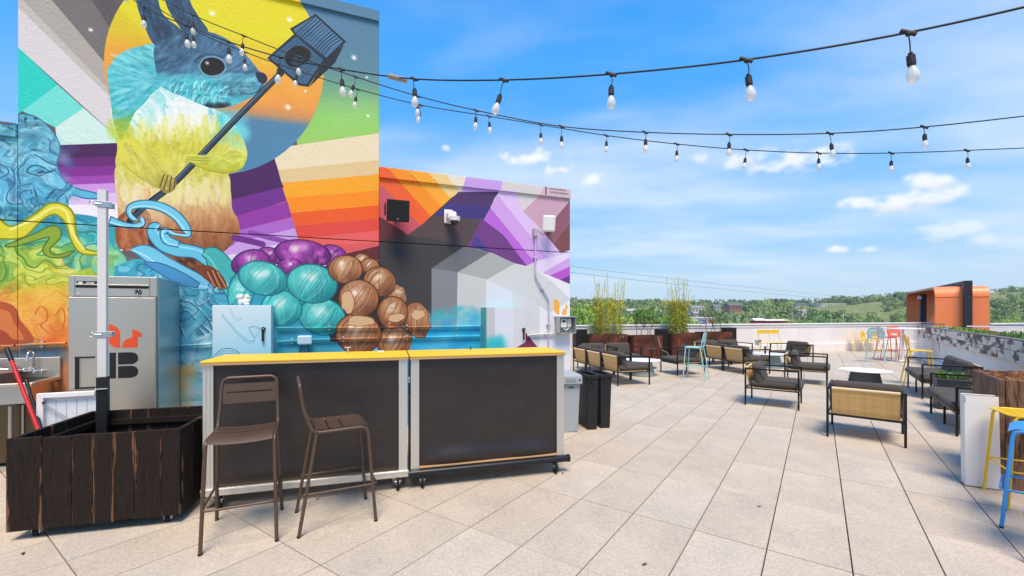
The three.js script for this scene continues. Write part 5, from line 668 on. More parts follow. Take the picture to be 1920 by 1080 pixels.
const proto = lounge('lounge_chair', 'black framed lounge chair facing the round table, pillow slumped on its back', 4.53, 7.58, faceL - 0.02, 1);
const G1 = 'lounge chairs of the roof deck';
proto.userData.group = G1;
copy(proto, 6.64, 9.88, faceL - 0.03, 'black framed lounge chair between the slumped-pillow chair and the yellow bench', G1);
copy(proto, 4.57, 5.66, dirTurn(0.64, 0.768), 'lounge chair with its tan woven back turned to the open deck', G1);
{ // three in a row, seen from behind
  const f = dirTurn(0.963, 0.268), u = [-0.268, 0.963], r0 = [2.273, 9.33]; for (let i = 0; i < 3; i++) { const k = 0.4 + i * 0.8; copy(proto, r0[0] + u[0] * k + 0.963 * 0.38, r0[1] + u[1] * k + 0.268 * 0.38, f, ['end lounge chair in the row of three tan woven backs, beside the bins', 'middle lounge chair in the row of three tan woven backs', 'lounge chair at the wall end of the row of three tan woven backs'][i], G1); }
}
{ const f = 0.28, u = [0.96, 0.24]; for (let i = 0; i < 2; i++) copy(proto, 2.31 + u[0] * 0.79 * i, 12.05 + u[1] * 0.79 * i, f, ['lounge chair before the rust planters, on the mural wall side of its pair', 'lounge chair before the rust planters, on the round table side of its pair'][i], G1); }
copy(proto, 4.4, 11.32, dirTurn(-0.97, -0.22), 'single lounge chair behind the pale blue bar stool', G1);
{ const f = dirTurn(0.98, 0.19), u = [-0.19, 0.98]; for (let i = 0; i < 2; i++) copy(proto, 5.85 + u[0] * (0.4 + i * 0.81) + 0.37, 11.02 + u[1] * (0.4 + i * 0.81) + 0.08, f, ['lounge chair with tan woven back, front one of the pair beside the grey table', 'lounge chair with tan woven back, rear one of the pair beside the pale blue stool'][i], G1); }
{ const f = 0.26, u = [0.965, 0.2]; for (let i = 0; i < 2; i++) copy(proto, 6.1 + u[0] * 0.77 * i, 13.42 + u[1] * 0.77 * i, f, ['lounge chair with its back to the low rust planter, by the planter', 'lounge chair with its back to the parapet, beside the black bollard'][i], G1); }
copy(proto, 8.28, 12.98, dirTurn(-0.97, -0.22), 'lounge chair standing right in front of the yellow bench', G1);
lounge('lounge_sofa', 'two-seat sofa with two slumped grey pillows along the side wall', 8.28, 8.44, faceNL, 2);
lounge('lounge_sofa', 'two-seat sofa partly hidden by the big wood planter and white box', 6.45, 6.02, faceNL, 2);
// ------------------------------------------------------------------ round tables
function table(label, X, Z, top, base) {
  const t = thing('round_table', label, 'coffee table', X, Z, 0.3, undefined), h = 0.386;
  part('table_top', new THREE.LatheGeometry([[0.001, h - 0.014], [0.43, h - 0.014], [0.448, h - 0.006], [0.45, h], [0.44, h + 0.002], [0.001, h + 0.002]].map(([x, y]) => new THREE.Vector2(x, y)), 48), std(top, 0.5), t);
  part('base', new THREE.LatheGeometry([[0.001, 0.0], [0.31, 0.0], [0.31, 0.012], [0.235, h - 0.03], [0.235, h - 0.014], [0.001, h - 0.014]].map(([x, y]) => new THREE.Vector2(x, y)), 40), std(base, 0.55), t);
}
table('round white table with a tapered grey base among the row of three chairs', 3.27, 11.0, 0xe3e2e0, 0x8f9692); table('round white table with a dark tapered base before the yellow stool', 7.32, 9.08, 0xe6e4e3, 0x4c4f4c); table('round white table with a tapered grey base near the black bollard', 7.4, 12.55, 0xdcdcda, 0x87918f);
// ------------------------------------------------------------------ shell bar stools, side chairs, bench
const paint = (h) => std(h, 0.45); const MT = { teal: paint(0x9fd3cd), yellow: paint(0xe6bc22), coral: paint(0xe8694a), blue: paint(0x3596dc), red: paint(0xd8261c), pale: paint(0xa9cfd4) };
function shellStool(name, label, X, Z, turn, mat, sy = 0.75, cat = 'bar stool', group) {
  const t = thing(name, label, cat, X, Z, turn, group), r = 0.011, k = sy > 0.6 ? 1 : 0.9, fx = 0.225 * k, fz = 0.215;
  for (const s of [-1, 1]) { part('leg', pipe([V(s * fx, 0, fz + 0.02), V(s * 0.19, sy, 0.185), V(s * 0.185, sy, -0.15)], r, 0.05, 8), mat, t); part('leg', pipe([V(s * (fx + 0.01), 0, -fz - 0.05), V(s * 0.185, sy - 0.01, -0.14)], r, 0.02, 8), mat, t); }
  if (sy > 0.6) part('footrest', pipe([V(-0.217, 0.3, -0.22), V(-0.216, 0.3, 0.215), V(0.216, 0.3, 0.215), V(0.217, 0.3, -0.22), V(-0.217, 0.3, -0.22)], 0.007, 0.02, 6), mat, t);
  const sh = new THREE.Shape(), rr0 = (s, x0, y0, x1, y1, q) => { s.moveTo(x0 + q, y0); s.lineTo(x1 - q, y0); s.quadraticCurveTo(x1, y0, x1, y0 + q); s.lineTo(x1, y1 - q); s.quadraticCurveTo(x1, y1, x1 - q, y1); s.lineTo(x0 + q, y1); s.quadraticCurveTo(x0, y1, x0, y1 - q); s.lineTo(x0, y0 + q); s.quadraticCurveTo(x0, y0, x0 + q, y0); };
  rr0(sh, -0.2, -0.18, 0.2, 0.2, 0.05); for (let i = -5; i <= 5; i++) for (const [a, b] of [[-0.14, -0.04], [-0.02, 0.07], [0.09, 0.165]]) { const h = new THREE.Path(); h.moveTo(i * 0.031 - 0.006, a); h.lineTo(i * 0.031 + 0.006, a); h.lineTo(i * 0.031 + 0.006, b); h.lineTo(i * 0.031 - 0.006, b); sh.holes.push(h); }
  part('seat', moved(new THREE.ExtrudeGeometry(sh, { depth: 0.008, bevelEnabled: false, curveSegments: 5 }), 0, sy + 0.004, 0.02, Math.PI / 2), mat, t);
  const bs = new THREE.Shape(); bs.moveTo(-0.19, 0); bs.lineTo(0.19, 0); bs.lineTo(0.215, 0.17); bs.quadraticCurveTo(0.2, 0.335, 0.13, 0.345); bs.lineTo(-0.13, 0.345); bs.quadraticCurveTo(-0.2, 0.335, -0.215, 0.17); for (let i = -5; i <= 5; i++) for (const [a, b] of [[0.13, 0.2], [0.22, 0.29]]) { const h = new THREE.Path(); h.moveTo(i * 0.031 - 0.006, a); h.lineTo(i * 0.031 + 0.006, a); h.lineTo(i * 0.031 + 0.006, b); h.lineTo(i * 0.031 - 0.006, b); bs.holes.push(h); }
  const op = new THREE.Path(); op.moveTo(-0.1, 0.03); op.lineTo(0.1, 0.03); op.lineTo(0.11, 0.1); op.lineTo(-0.11, 0.1); bs.holes.push(op);
  part('backrest', moved(new THREE.ExtrudeGeometry(bs, { depth: 0.01, bevelEnabled: false, curveSegments: 5 }), 0, sy + 0.006, -0.155, -0.2), mat, t); part('back_frame', moved(pipe([V(-0.19, 0, 0), V(-0.215, 0.17, 0), V(-0.15, 0.35, 0), V(0.15, 0.35, 0), V(0.215, 0.17, 0), V(0.19, 0, 0)], 0.008, 0.06, 8), 0, sy + 0.006, -0.152, -0.2), mat, t);
  return t;
}
shellStool('bar_stool', 'pale blue-green bar stool standing between the lounge chairs', 4.37, 10.42, dirTurn(-0.82, 0.57), MT.teal);
shellStool('bar_stool', 'yellow bar stool on its own behind the two-seat sofa', 8.83, 9.52, dirTurn(0.82, -0.57), MT.yellow);
shellStool('bar_stool', 'pale blue bar stool at the white high table, by the yellow chairs', 11.42, 13.75, dirTurn(0.6, 0.8), MT.pale);
shellStool('bar_stool', 'coral bar stool at the white high table, in front of the yellow chairs', 12.4, 14.5, dirTurn(0.9, -0.3), MT.coral);
shellStool('bar_stool', 'coral bar stool at the white high table, beside the side wall', 13.0, 14.75, dirTurn(-0.1, -1), MT.coral);
shellStool('bar_stool', 'light blue bar stool at the white high table, under the timber trough', 12.75, 13.15, dirTurn(-0.3, 1), MT.pale);
for (const [X, Z, a, l] of [[13.85, 17.4, 0.9, 'yellow metal chair against the parapet, first of three'], [14.3, 17.55, 0.6, 'yellow metal chair against the parapet, in the middle of three'], [14.75, 17.6, 0.2, 'yellow metal chair against the parapet, beside the high table']]) shellStool('side_chair', l, X, Z, a, MT.yellow, 0.46, 'chair', 'yellow chairs along the parapet');
{ const t = thing('high_table', 'white high table with a cross base, coral stools around it', 'bar table', 12.45, 13.95, 0.3); part('table_top', box(0.86, 0.03, 0.7, 0, 1.05, 0, 0.008), M.white, t); part('column', cyl(0.032, 0.032, 1.02, 0, 0.53, 0), M.white, t); for (const k of [0, 1]) part('foot', moved(box(0.72, 0.03, 0.07, 0, 0.03, 0, 0.01), 0, 0, 0, 0, k * Math.PI / 2 + 0.4, 0), M.white, t); for (let i = 0; i < 4; i++) { const a = 0.4 + i * Math.PI / 2; part('glide', cyl(0.018, 0.014, 0.016, Math.cos(a) * 0.34, 0.008, -Math.sin(a) * 0.34), M.blackPlastic, t); } }
{ // yellow slatted bench
  const b = floorAt(1464, 668.5), t = thing('folding_bench', 'yellow metal bench against the white parapet', 'bench', b[0] + 0.02, b[1] + 0.45, Math.atan2(PARD[1], PARD[0])); const w = 0.96;
  for (let i = 0; i < 5; i++) part('slat', box(w, 0.012, 0.065, 0, 0.45, 0.2 - i * 0.08, 0.004), MT.yellow, t); part('backrest', [box(w, 0.13, 0.012, 0, 0.85, -0.26, 0.004)], MT.yellow, t); for (const x of [-w / 2 + 0.03, 0, w / 2 - 0.03]) { part('back_post', rod(V(x, 0.4, -0.14), V(x, 0.9, -0.27), 0.01), MT.yellow, t); part('leg', rod(V(x, 0.44, -0.1), V(x, 0, -0.2), 0.011), MT.yellow, t); part('leg', rod(V(x, 0.44, 0.16), V(x, 0, 0.2), 0.011), MT.yellow, t); }
}
{ const b = atDepth(1432.5, 667, 12.6), t = thing('bollard_light', 'short black bollard light standing on the round grey table', 'lamp', 7.26, 12.55, 0, undefined, 0.388); part('body', cyl(0.024, 0.024, 0.2, 0, 0.1, 0, 16), M.blackPlastic, t); part('cap', cyl(0.026, 0.026, 0.012, 0, 0.206, 0, 16), M.rubber, t); }
{ const t = thing('wall_outlet', 'small grey outlet box on the parapet beside the lounge chairs', 'outlet', ...(() => { const k = (1420 - CX) / FOCAL, s = (k * PAR0[1] - PAR0[0]) / (PARD[0] - k * PARD[1]); return [PAR0[0] + s * PARD[0], PAR0[1] + s * PARD[1] - 0.06]; })(), Math.atan2(PARD[1], PARD[0])); part('box', box(0.2, 0.1, 0.09, 0, 0.47, 0.0, 0.02), M.grey, t); part('cover', box(0.12, 0.08, 0.03, 0.02, 0.47, 0.06, 0.01), M.darkGrey, t); }
for (const [px, py] of [[1097, 695.5], [1221, 690]]) { const [X, Z] = floorAt(px, py), t = thing('side_table', px < 1150 ? 'small black pedestal table behind the row of three chairs' : 'small black pedestal table beside the grey round table', 'side table', X, Z); part('foot', cyl(0.15, 0.15, 0.014, 0, 0.007, 0, 26), M.blackTube, t); part('stem', cyl(0.014, 0.014, 0.52, 0, 0.27, 0), M.blackTube, t); part('top', box(0.34, 0.012, 0.3, 0, 0.536, 0, 0.003), M.blackTube, t); }
{ const [X, Z] = floorAt(1318, 683), t = thing('side_table', 'small black pedestal table beside the pale blue stool', 'side table', X, Z); part('foot', cyl(0.15, 0.15, 0.014, 0, 0.007, 0, 26), M.blackTube, t); part('stem', cyl(0.014, 0.014, 0.52, 0, 0.27, 0), M.blackTube, t); part('top', box(0.34, 0.012, 0.3, 0, 0.536, 0, 0.003), M.blackTube, t); }
// ------------------------------------------------------------------ right edge: timber planter, white box, stools, small herb box
{
  const t = thing('timber_planter', 'tall dark timber planter filled with brown coir beside the yellow stool', 'planter', 4.42, 3.97, -TH), H = 0.985, w = 0.92, d = 0.86;
  for (let i = 0; i < 6; i++) { const k = d / 6; part('plank', plankUV(box(0.036, H - (i % 3) * 0.006, k - 0.004, 0.018, H / 2, -k * (i + 0.5), 0.004), i * 0.31), MBROWNWOOD[i % 3], t); part('plank', plankUV(box(0.036, H, k - 0.004, w - 0.018, H / 2, -k * (i + 0.5), 0.004), i * 0.31), MBROWNWOOD[(i + 2) % 3], t); }
  for (let i = 0; i < 4; i++) { const k = (w - 0.074) / 4; part('plank', plankUV(box(k - 0.004, H, 0.036, 0.037 + k * (i + 0.5), H / 2, -0.018, 0.004), i * 0.31), MBROWNWOOD[(i + 1) % 3], t); part('plank', plankUV(box(k - 0.004, H, 0.036, 0.037 + k * (i + 0.5), H / 2, -d + 0.018, 0.004), i * 0.31), MBROWNWOOD[(i + 3) % 3], t); }
  const g = new THREE.PlaneGeometry(w - 0.07, d - 0.07, 40, 40); g.rotateX(-Math.PI / 2); const p = g.attributes.position; for (let i = 0; i < p.count; i++) p.setY(i, 0.05 * fbm(p.getX(i) * 5, p.getZ(i) * 5, 2, 4) + 0.03 * noise(p.getX(i) * 30, p.getZ(i) * 30, 1) + 0.02); g.computeVertexNormals(); part('coir_fill', moved(g, w / 2, H - 0.03, -d / 2), std(0xffffff, 1, 0, { map: tex(256, 256, (u, v) => { const s = 0.7 + tn(u, v, 18, 1, 4) * 1.0; return [0.56 * s, 0.36 * s, 0.17 * s]; }), bumpMap: grainBump, bumpScale: 0.02 }), t);
  const fibres = []; for (let i = 0; i < 420; i++) { const x = rr(0.05, w - 0.05), z = -rr(0.05, d - 0.05), a = rr(0, 6.28), l = rr(0.02, 0.06), y = H - 0.02 + 0.05 * fbm((x - w / 2) * 5, (z + d / 2) * 5, 2, 4); fibres.push(bar(V(x, y, z), V(x + Math.cos(a) * l, y + rr(0.0, 0.03), z + Math.sin(a) * l), 0.003, 0.003, 0)); } const f = part('coir_fibres', fibres, M.coir, t); f.userData.kind = 'stuff';
}
{
  const t = thing('white_box', 'tall narrow white metal box with rusty edges leaning on the timber planter', 'box', 4.33, 4.0, -TH + 0.1); const rusty = std(0x9a6a3a, 0.8); const g = new THREE.BoxGeometry(0.23, 0.825, 0.1), p = g.attributes.position; for (let i = 0; i < p.count; i++) if (p.getY(i) > 0) p.setX(i, p.getX(i) * 0.97 - 0.012); g.computeVertexNormals(); moved(g, -0.04, 0.4125 + 0.01, 0.02); part('case', g, std(0xe4e1de, 0.55, 0.05), t); part('base_lip', box(0.235, 0.01, 0.105, -0.04, 0.005, 0.02, 0.001), rusty, t); part('top_edge', [box(0.222, 0.004, 0.012, -0.052, 0.838, 0.064, 0.001), box(0.004, 0.05, 0.004, -0.16, 0.79, 0.072, 0.001)], rusty, t);
}
barStool('bar_stool', 'sky blue slatted bar stool next to the yellow perforated stool', 3.96, 3.18, dirTurn(-0.64, 0.77), MT.blue);
shellStool('bar_stool', 'yellow perforated bar stool in front of the white metal box', 4.33, 3.62, dirTurn(-0.87, 0.5), MT.yellow);
barStool('bar_stool', 'red slatted bar stool standing beside the sky blue stool', 3.61, 2.72, dirTurn(-0.64, 0.77), MT.red);
function tuft(parent, name, x, y, z, w, d, n, h, mat) { const gs = []; for (let i = 0; i < n; i++) { const cl = Math.floor(rnd() * 14), px = x + (d > 0.5 ? w * Math.sin(cl * 5.3) * 0.7 + rr(-0.16, 0.16) : rr(-w, w)), pz = z + (d > 0.5 ? d * Math.sin(cl * 2.1 + 0.4) + rr(-0.22, 0.22) : rr(-d, d)), a = rr(0, 6.28), l = rr(0.5, 1) * h, e = rr(0.15, 0.7), g = new THREE.PlaneGeometry(l * 0.22, l, 1, 2); g.translate(0, l / 2, 0); g.rotateX(e); g.rotateY(a); g.translate(px, y, pz); gs.push(g); } return part(name, gs, mat, parent); }
const leafMat = (h, tr = 0.35) => phys({ color: h, roughness: 0.8, transmission: tr, thickness: 0, side: THREE.DoubleSide });
const ML = { lime: leafMat(0x8fb52c), grass: leafMat(0x5f8f28), dark: leafMat(0x3c5a20), yellow: leafMat(0xb9b41a), pale: leafMat(0x9aa83a), dry: std(0x6b5a3e, 0.9), bamboo: std(0xc9b720, 0.5), bark: std(0x4a3a2c, 0.95) };
{ const t = thing('herb_box', 'dark square pot of bright green herbs between the two sofas', 'potted plant', 7.22, 7.22, -TH); part('pot', [box(0.36, 0.5, 0.36, 0, 0.25, 0, 0.01)], std(0x34353a, 0.5), t); part('soil', box(0.32, 0.02, 0.32, 0, 0.5, 0, 0), M.soil, t); tuft(t, 'leaves', 0, 0.5, 0, 0.15, 0.15, 260, 0.12, ML.grass); }
// greenery in the trough
for (const [z0, z1, n, h, m, l] of [[-2.0, 1.3, 260, 0.1, ML.lime, 'low yellow-green stonecrop spilling over the timber trough'], [1.5, 2.6, 120, 0.07, ML.pale, 'dry brownish ground cover in the timber trough'], [2.6, 5.6, 300, 0.12, ML.grass, 'fresh green ground cover in the long stretch of the timber trough']]) { const t = thing('trough_plants', l, 'plants', RW0[0], RW0[1], -TH); const f = tuft(t, 'leaves', 0.4, 1.06, (z0 + z1) / 2, 0.34, (z1 - z0) / 2, n, h, m); f.userData.kind = 'stuff'; part('stems', [curveTube([V(0.3, 1.07, z0 + 0.1), V(0.4, 1.1, (z0 + z1) / 2), V(0.3, 1.07, z1 - 0.1)], 0.006, 20, 5)], ML.dry, t); }
// ------------------------------------------------------------------ rust planters, bamboo, perforated lanterns along the parapet
const pa = Math.atan2(PARD[1], PARD[0]); const parAt = (px, off) => { const k = (px - CX) / FOCAL, x0 = PAR0[0] + off * PARD[1], z0 = PAR0[1] - off * PARD[0], s = (k * z0 - x0) / (PARD[0] - k * PARD[1]); return [x0 + s * PARD[0], z0 + s * PARD[1]]; };
const planters = [];
for (const [p0, p1, h, off, l] of [[1103, 1171, 0.83, 0.72, 'rust steel planter behind the paired chairs, full of tall bamboo'], [1181, 1235, 0.79, 0.95, 'rust steel planter with bare twigs, beside the black lantern'], [1252, 1305, 0.84, 0.8, 'rust steel planter with the yellow bamboo, behind the single chair'], [1311, 1364, 0.86, 0.7, 'low-looking rust steel planter with bare twigs by the end lantern']]) {
  const [xa, za] = parAt(p0, off), [xb] = parAt(p1, off), [xc, zc] = parAt((p0 + p1) / 2, off - 0.26), w = (xb - xa) / PARD[0], t = thing('steel_planter', l, 'planter', xc, zc, pa), d = 0.52;
  part('front', metreUV(box(w, h, 0.012, 0, h / 2, d / 2, 0.002), 1, p0 * 0.01), M.rust, t); part('back', box(w, h, 0.012, 0, h / 2, -d / 2, 0.002), M.rust, t); for (const s of [-1, 1]) part('side', metreUV(box(0.012, h, d - 0.014, s * (w / 2 - 0.006), h / 2, 0, 0.002), 1, s), M.rust, t); part('rim', [box(w, 0.012, 0.04, 0, h - 0.006, d / 2 - 0.026, 0.002), box(w, 0.012, 0.04, 0, h - 0.006, -d / 2 + 0.026, 0.002)], M.rust, t); part('soil', box(w - 0.03, 0.02, d - 0.03, 0, h - 0.06, 0, 0), M.soil, t); planters.push([xc, zc, w, h]);
}
const lantern = (px0, px1, h, off, l) => {
  const [xa] = parAt(px0, off), [xb] = parAt(px1, off), [X, Z] = parAt((px0 + px1) / 2, off), w = (xb - xa) / PARD[0], t = thing('lantern_panel', l, 'lantern', X, Z, pa), s = new THREE.Shape(); s.moveTo(-w / 2, 0); s.lineTo(w / 2, 0); s.lineTo(w / 2, h); s.lineTo(-w / 2, h); let k = Math.round(px0); const R = () => { k = (k * 1664525 + 1013904223) >>> 0; return k / 4294967296; }; const spots = [];
  for (let i = 0; i < 60 && spots.length < 17; i++) { const x = (R() - 0.5) * (w - 0.12), y = h * 0.3 + R() * h * 0.62, r = 0.014 + R() * 0.012; if (spots.some(([a, b]) => Math.hypot(a - x, b - y) < 0.06)) continue; spots.push([x, y]); const q = new THREE.Path(); q.absellipse(x, y, r, r * 0.6, 0, 6.283, true, R() * 3); s.holes.push(q); }
  part('front', moved(new THREE.ExtrudeGeometry(s, { depth: 0.006, bevelEnabled: false, curveSegments: 5 }), 0, 0, 0.13), std(0x1d1917, 0.6, 0.3), t); part('case', [box(0.006, h, 0.26, -w / 2, h / 2, 0, 0), box(0.006, h, 0.26, w / 2, h / 2, 0, 0), box(w, 0.006, 0.26, 0, h, 0, 0)], std(0x1d1917, 0.6, 0.3), t); part('liner', box(w - 0.02, h - 0.02, 0.006, 0, h / 2, 0.122, 0), std(0xd8d2ca, 0.6), t);
};
lantern(1077, 1098, 0.99, 0.2, 'black perforated lantern box at the mural wall end of the parapet'); lantern(1231, 1249, 0.98, 0.55, 'black perforated lantern box between the rust planters'); lantern(1357, 1376, 1.0, 0.2, 'black perforated lantern box at the end of the rust planters');
function bamboo(label, [X, Z, , h], stems, spread, tall, lit, leafy) {
  const t = thing('bamboo', label, 'bamboo', X, Z, 0, undefined, h - 0.06); const culms = [], low = [], high = [];
  const leaf = (list, p, s) => { const g = new THREE.PlaneGeometry(s * 0.22, s, 1, 1); g.translate(0, s / 2, 0); g.rotateX(rr(0.6, 2.4)); g.rotateY(rr(0, 6.28)); g.translate(p.x, p.y, p.z); list.push(g); };
  for (let i = 0; i < stems; i++) {
    const x = rr(-spread, spread), z = rr(-0.15, 0.15), L = tall * rr(0.55, 1), lx = rr(-0.16, 0.16) + x * 0.25, lz = rr(-0.1, 0.1), pts = []; for (let k = 0; k <= 6; k++) { const f = k / 6; pts.push(V(x + lx * f * f * 1.6, L * f, z + lz * f * f)); } const cv = new THREE.CatmullRomCurve3(pts);
    part('culm', new THREE.TubeGeometry(cv, 14, 0.008, 5, false), ML.bamboo, t);
    for (let k = 0; k < leafy; k++) { const f = Math.pow(rnd(), 0.8), p = cv.getPoint(f); const hi = f * L > 1.15; if (hi && rnd() > 0.45) continue; p.x += rr(-0.1, 0.1); p.z += rr(-0.1, 0.1); leaf(hi ? high : low, p, hi ? rr(0.05, 0.09) : rr(0.07, 0.14)); }
  }
  part('leaves', low, lit, t); if (high.length) part('top_leaves', high, lit, t); const skirt = []; for (let i = 0; i < 460; i++) leaf(skirt, V(rr(-spread, spread) * 1.15, rr(0.0, 0.42), rr(-0.2, 0.2)), rr(0.06, 0.12)); part('low_leaves', skirt, ML.pale, t);
}
bamboo('tall yellow-stemmed bamboo in the rust planter behind the paired chairs', planters[0], 26, 0.5, 2.15, ML.yellow, 60); bamboo('dense yellow bamboo with a narrow top in the rust planter behind the single chair', [planters[2][0] - 0.12, ...planters[2].slice(1)], 24, 0.3, 2.05, ML.yellow, 75);
function twigs(label, [X, Z, , h], n, spread) { const t = thing('bare_shrub', label, 'shrub', X, Z, 0, undefined, h - 0.06); const b = []; for (let i = 0; i < n; i++) { const x = lerp(-spread, spread, (i + 0.5) / n), sx = rr(-0.25, 0.25); const p = [V(x, 0, 0), V(x + rr(-0.08, 0.08), 0.18, rr(-0.05, 0.05)), V(x + sx * 0.6, 0.42, rr(-0.1, 0.1)), V(x + sx * 1.5, 0.7, rr(-0.1, 0.1))]; part('stem', curveTube(p, 0.011, 14, 5), ML.bark, t); for (let k = 0; k < 10; k++) { const f = rr(0.4, 1), c = new THREE.CatmullRomCurve3(p).getPoint(f), e = c.clone().add(V(rr(-0.35, 0.35), rr(0.02, 0.4), rr(-0.15, 0.15))); b.push(curveTube([c, c.clone().lerp(e, 0.5).add(V(0, 0.04, 0)), e], 0.0035, 5, 4)); } } part('twigs', b, ML.dry, t); }
twigs('bare twiggy shrub in the rust planter beside the black lantern', planters[1], 4, 0.34); twigs('bare twiggy shrub in the rust planter by the end lantern', planters[3], 4, 0.3);
{ const [X, Z] = parAt(1238, 0.98), t = thing('loose_cable', 'loose grey cord hanging between rust planter and black lantern', 'cable', X, Z, pa); part('cord', curveTube([V(-0.1, 0.78, 0), V(-0.06, 0.5, 0.06), V(0.04, 0.3, 0.08), V(0.22, 0.22, 0.06), V(0.3, 0.02, 0.1)], 0.008, 30, 6), M.grey, t); }
// ------------------------------------------------------------------ orange portal beyond the side wall
{
  const c0 = [17.4, 18.0], t = thing('orange_portal', 'orange rounded steel portal with dark posts beyond the side wall', 'portal', ...c0, -TH); const y0 = -0.4, y1 = 2.62, D = 7.2, L = 1.55, R = 0.42, th = 0.09, O = phys({ color: 0xff8c50, roughness: 0.5, clearcoat: 0.15 }), dk = std(0x2a272b, 0.55);
  const prof = (o) => { const s = []; s.push([-o, y0]); s.push([-o, y1 + o - R]); for (let i = 1; i <= 8; i++) { const a = i / 8 * Math.PI / 2; s.push([-o + R * (1 - Math.cos(a)), y1 + o - R + R * Math.sin(a)]); } for (let i = 0; i <= 8; i++) { const a = i / 8 * Math.PI / 2; s.push([D + o - R + R * Math.sin(a), y1 + o - R + R * Math.cos(a)]); } s.push([D + o, y0]); return s; };
  const sh = new THREE.Shape([...prof(0), ...prof(-th).reverse()].map(([a, b]) => new THREE.Vector2(a, b))), g = new THREE.ExtrudeGeometry(sh, { depth: L, bevelEnabled: false }); g.rotateY(Math.PI / 2); part('shell', g, O, t);                      // extruded along local x, section along -z
  part('seam', [box(L, 0.012, 0.012, L / 2, y1 - R - 0.02, 0.004, 0)], std(0xc24c22, 0.6), t);
  part('post', box(0.24, 3.2, 0.2, 0.92, 1.22, 0.12, 0.006), dk, t); part('inner_post', box(0.22, 2.9, 0.3, 0.3, 1.0, -4.6, 0.006), dk, t); part('roof_beam', box(0.2, 0.16, D + 0.2, 0.92, y1 + 0.12, -D / 2, 0.006), dk, t); part('lamp', soft(0.16, 0.18, 0.16, 0.12, y1 - 0.36, -4.2, 0.07, 3), M.white, t);
  part('rail', [bar(V(0.8, 1.02, 0.6), V(2.6, 1.02, 0.6), 0.05, 0.05)], M.white, t);
}
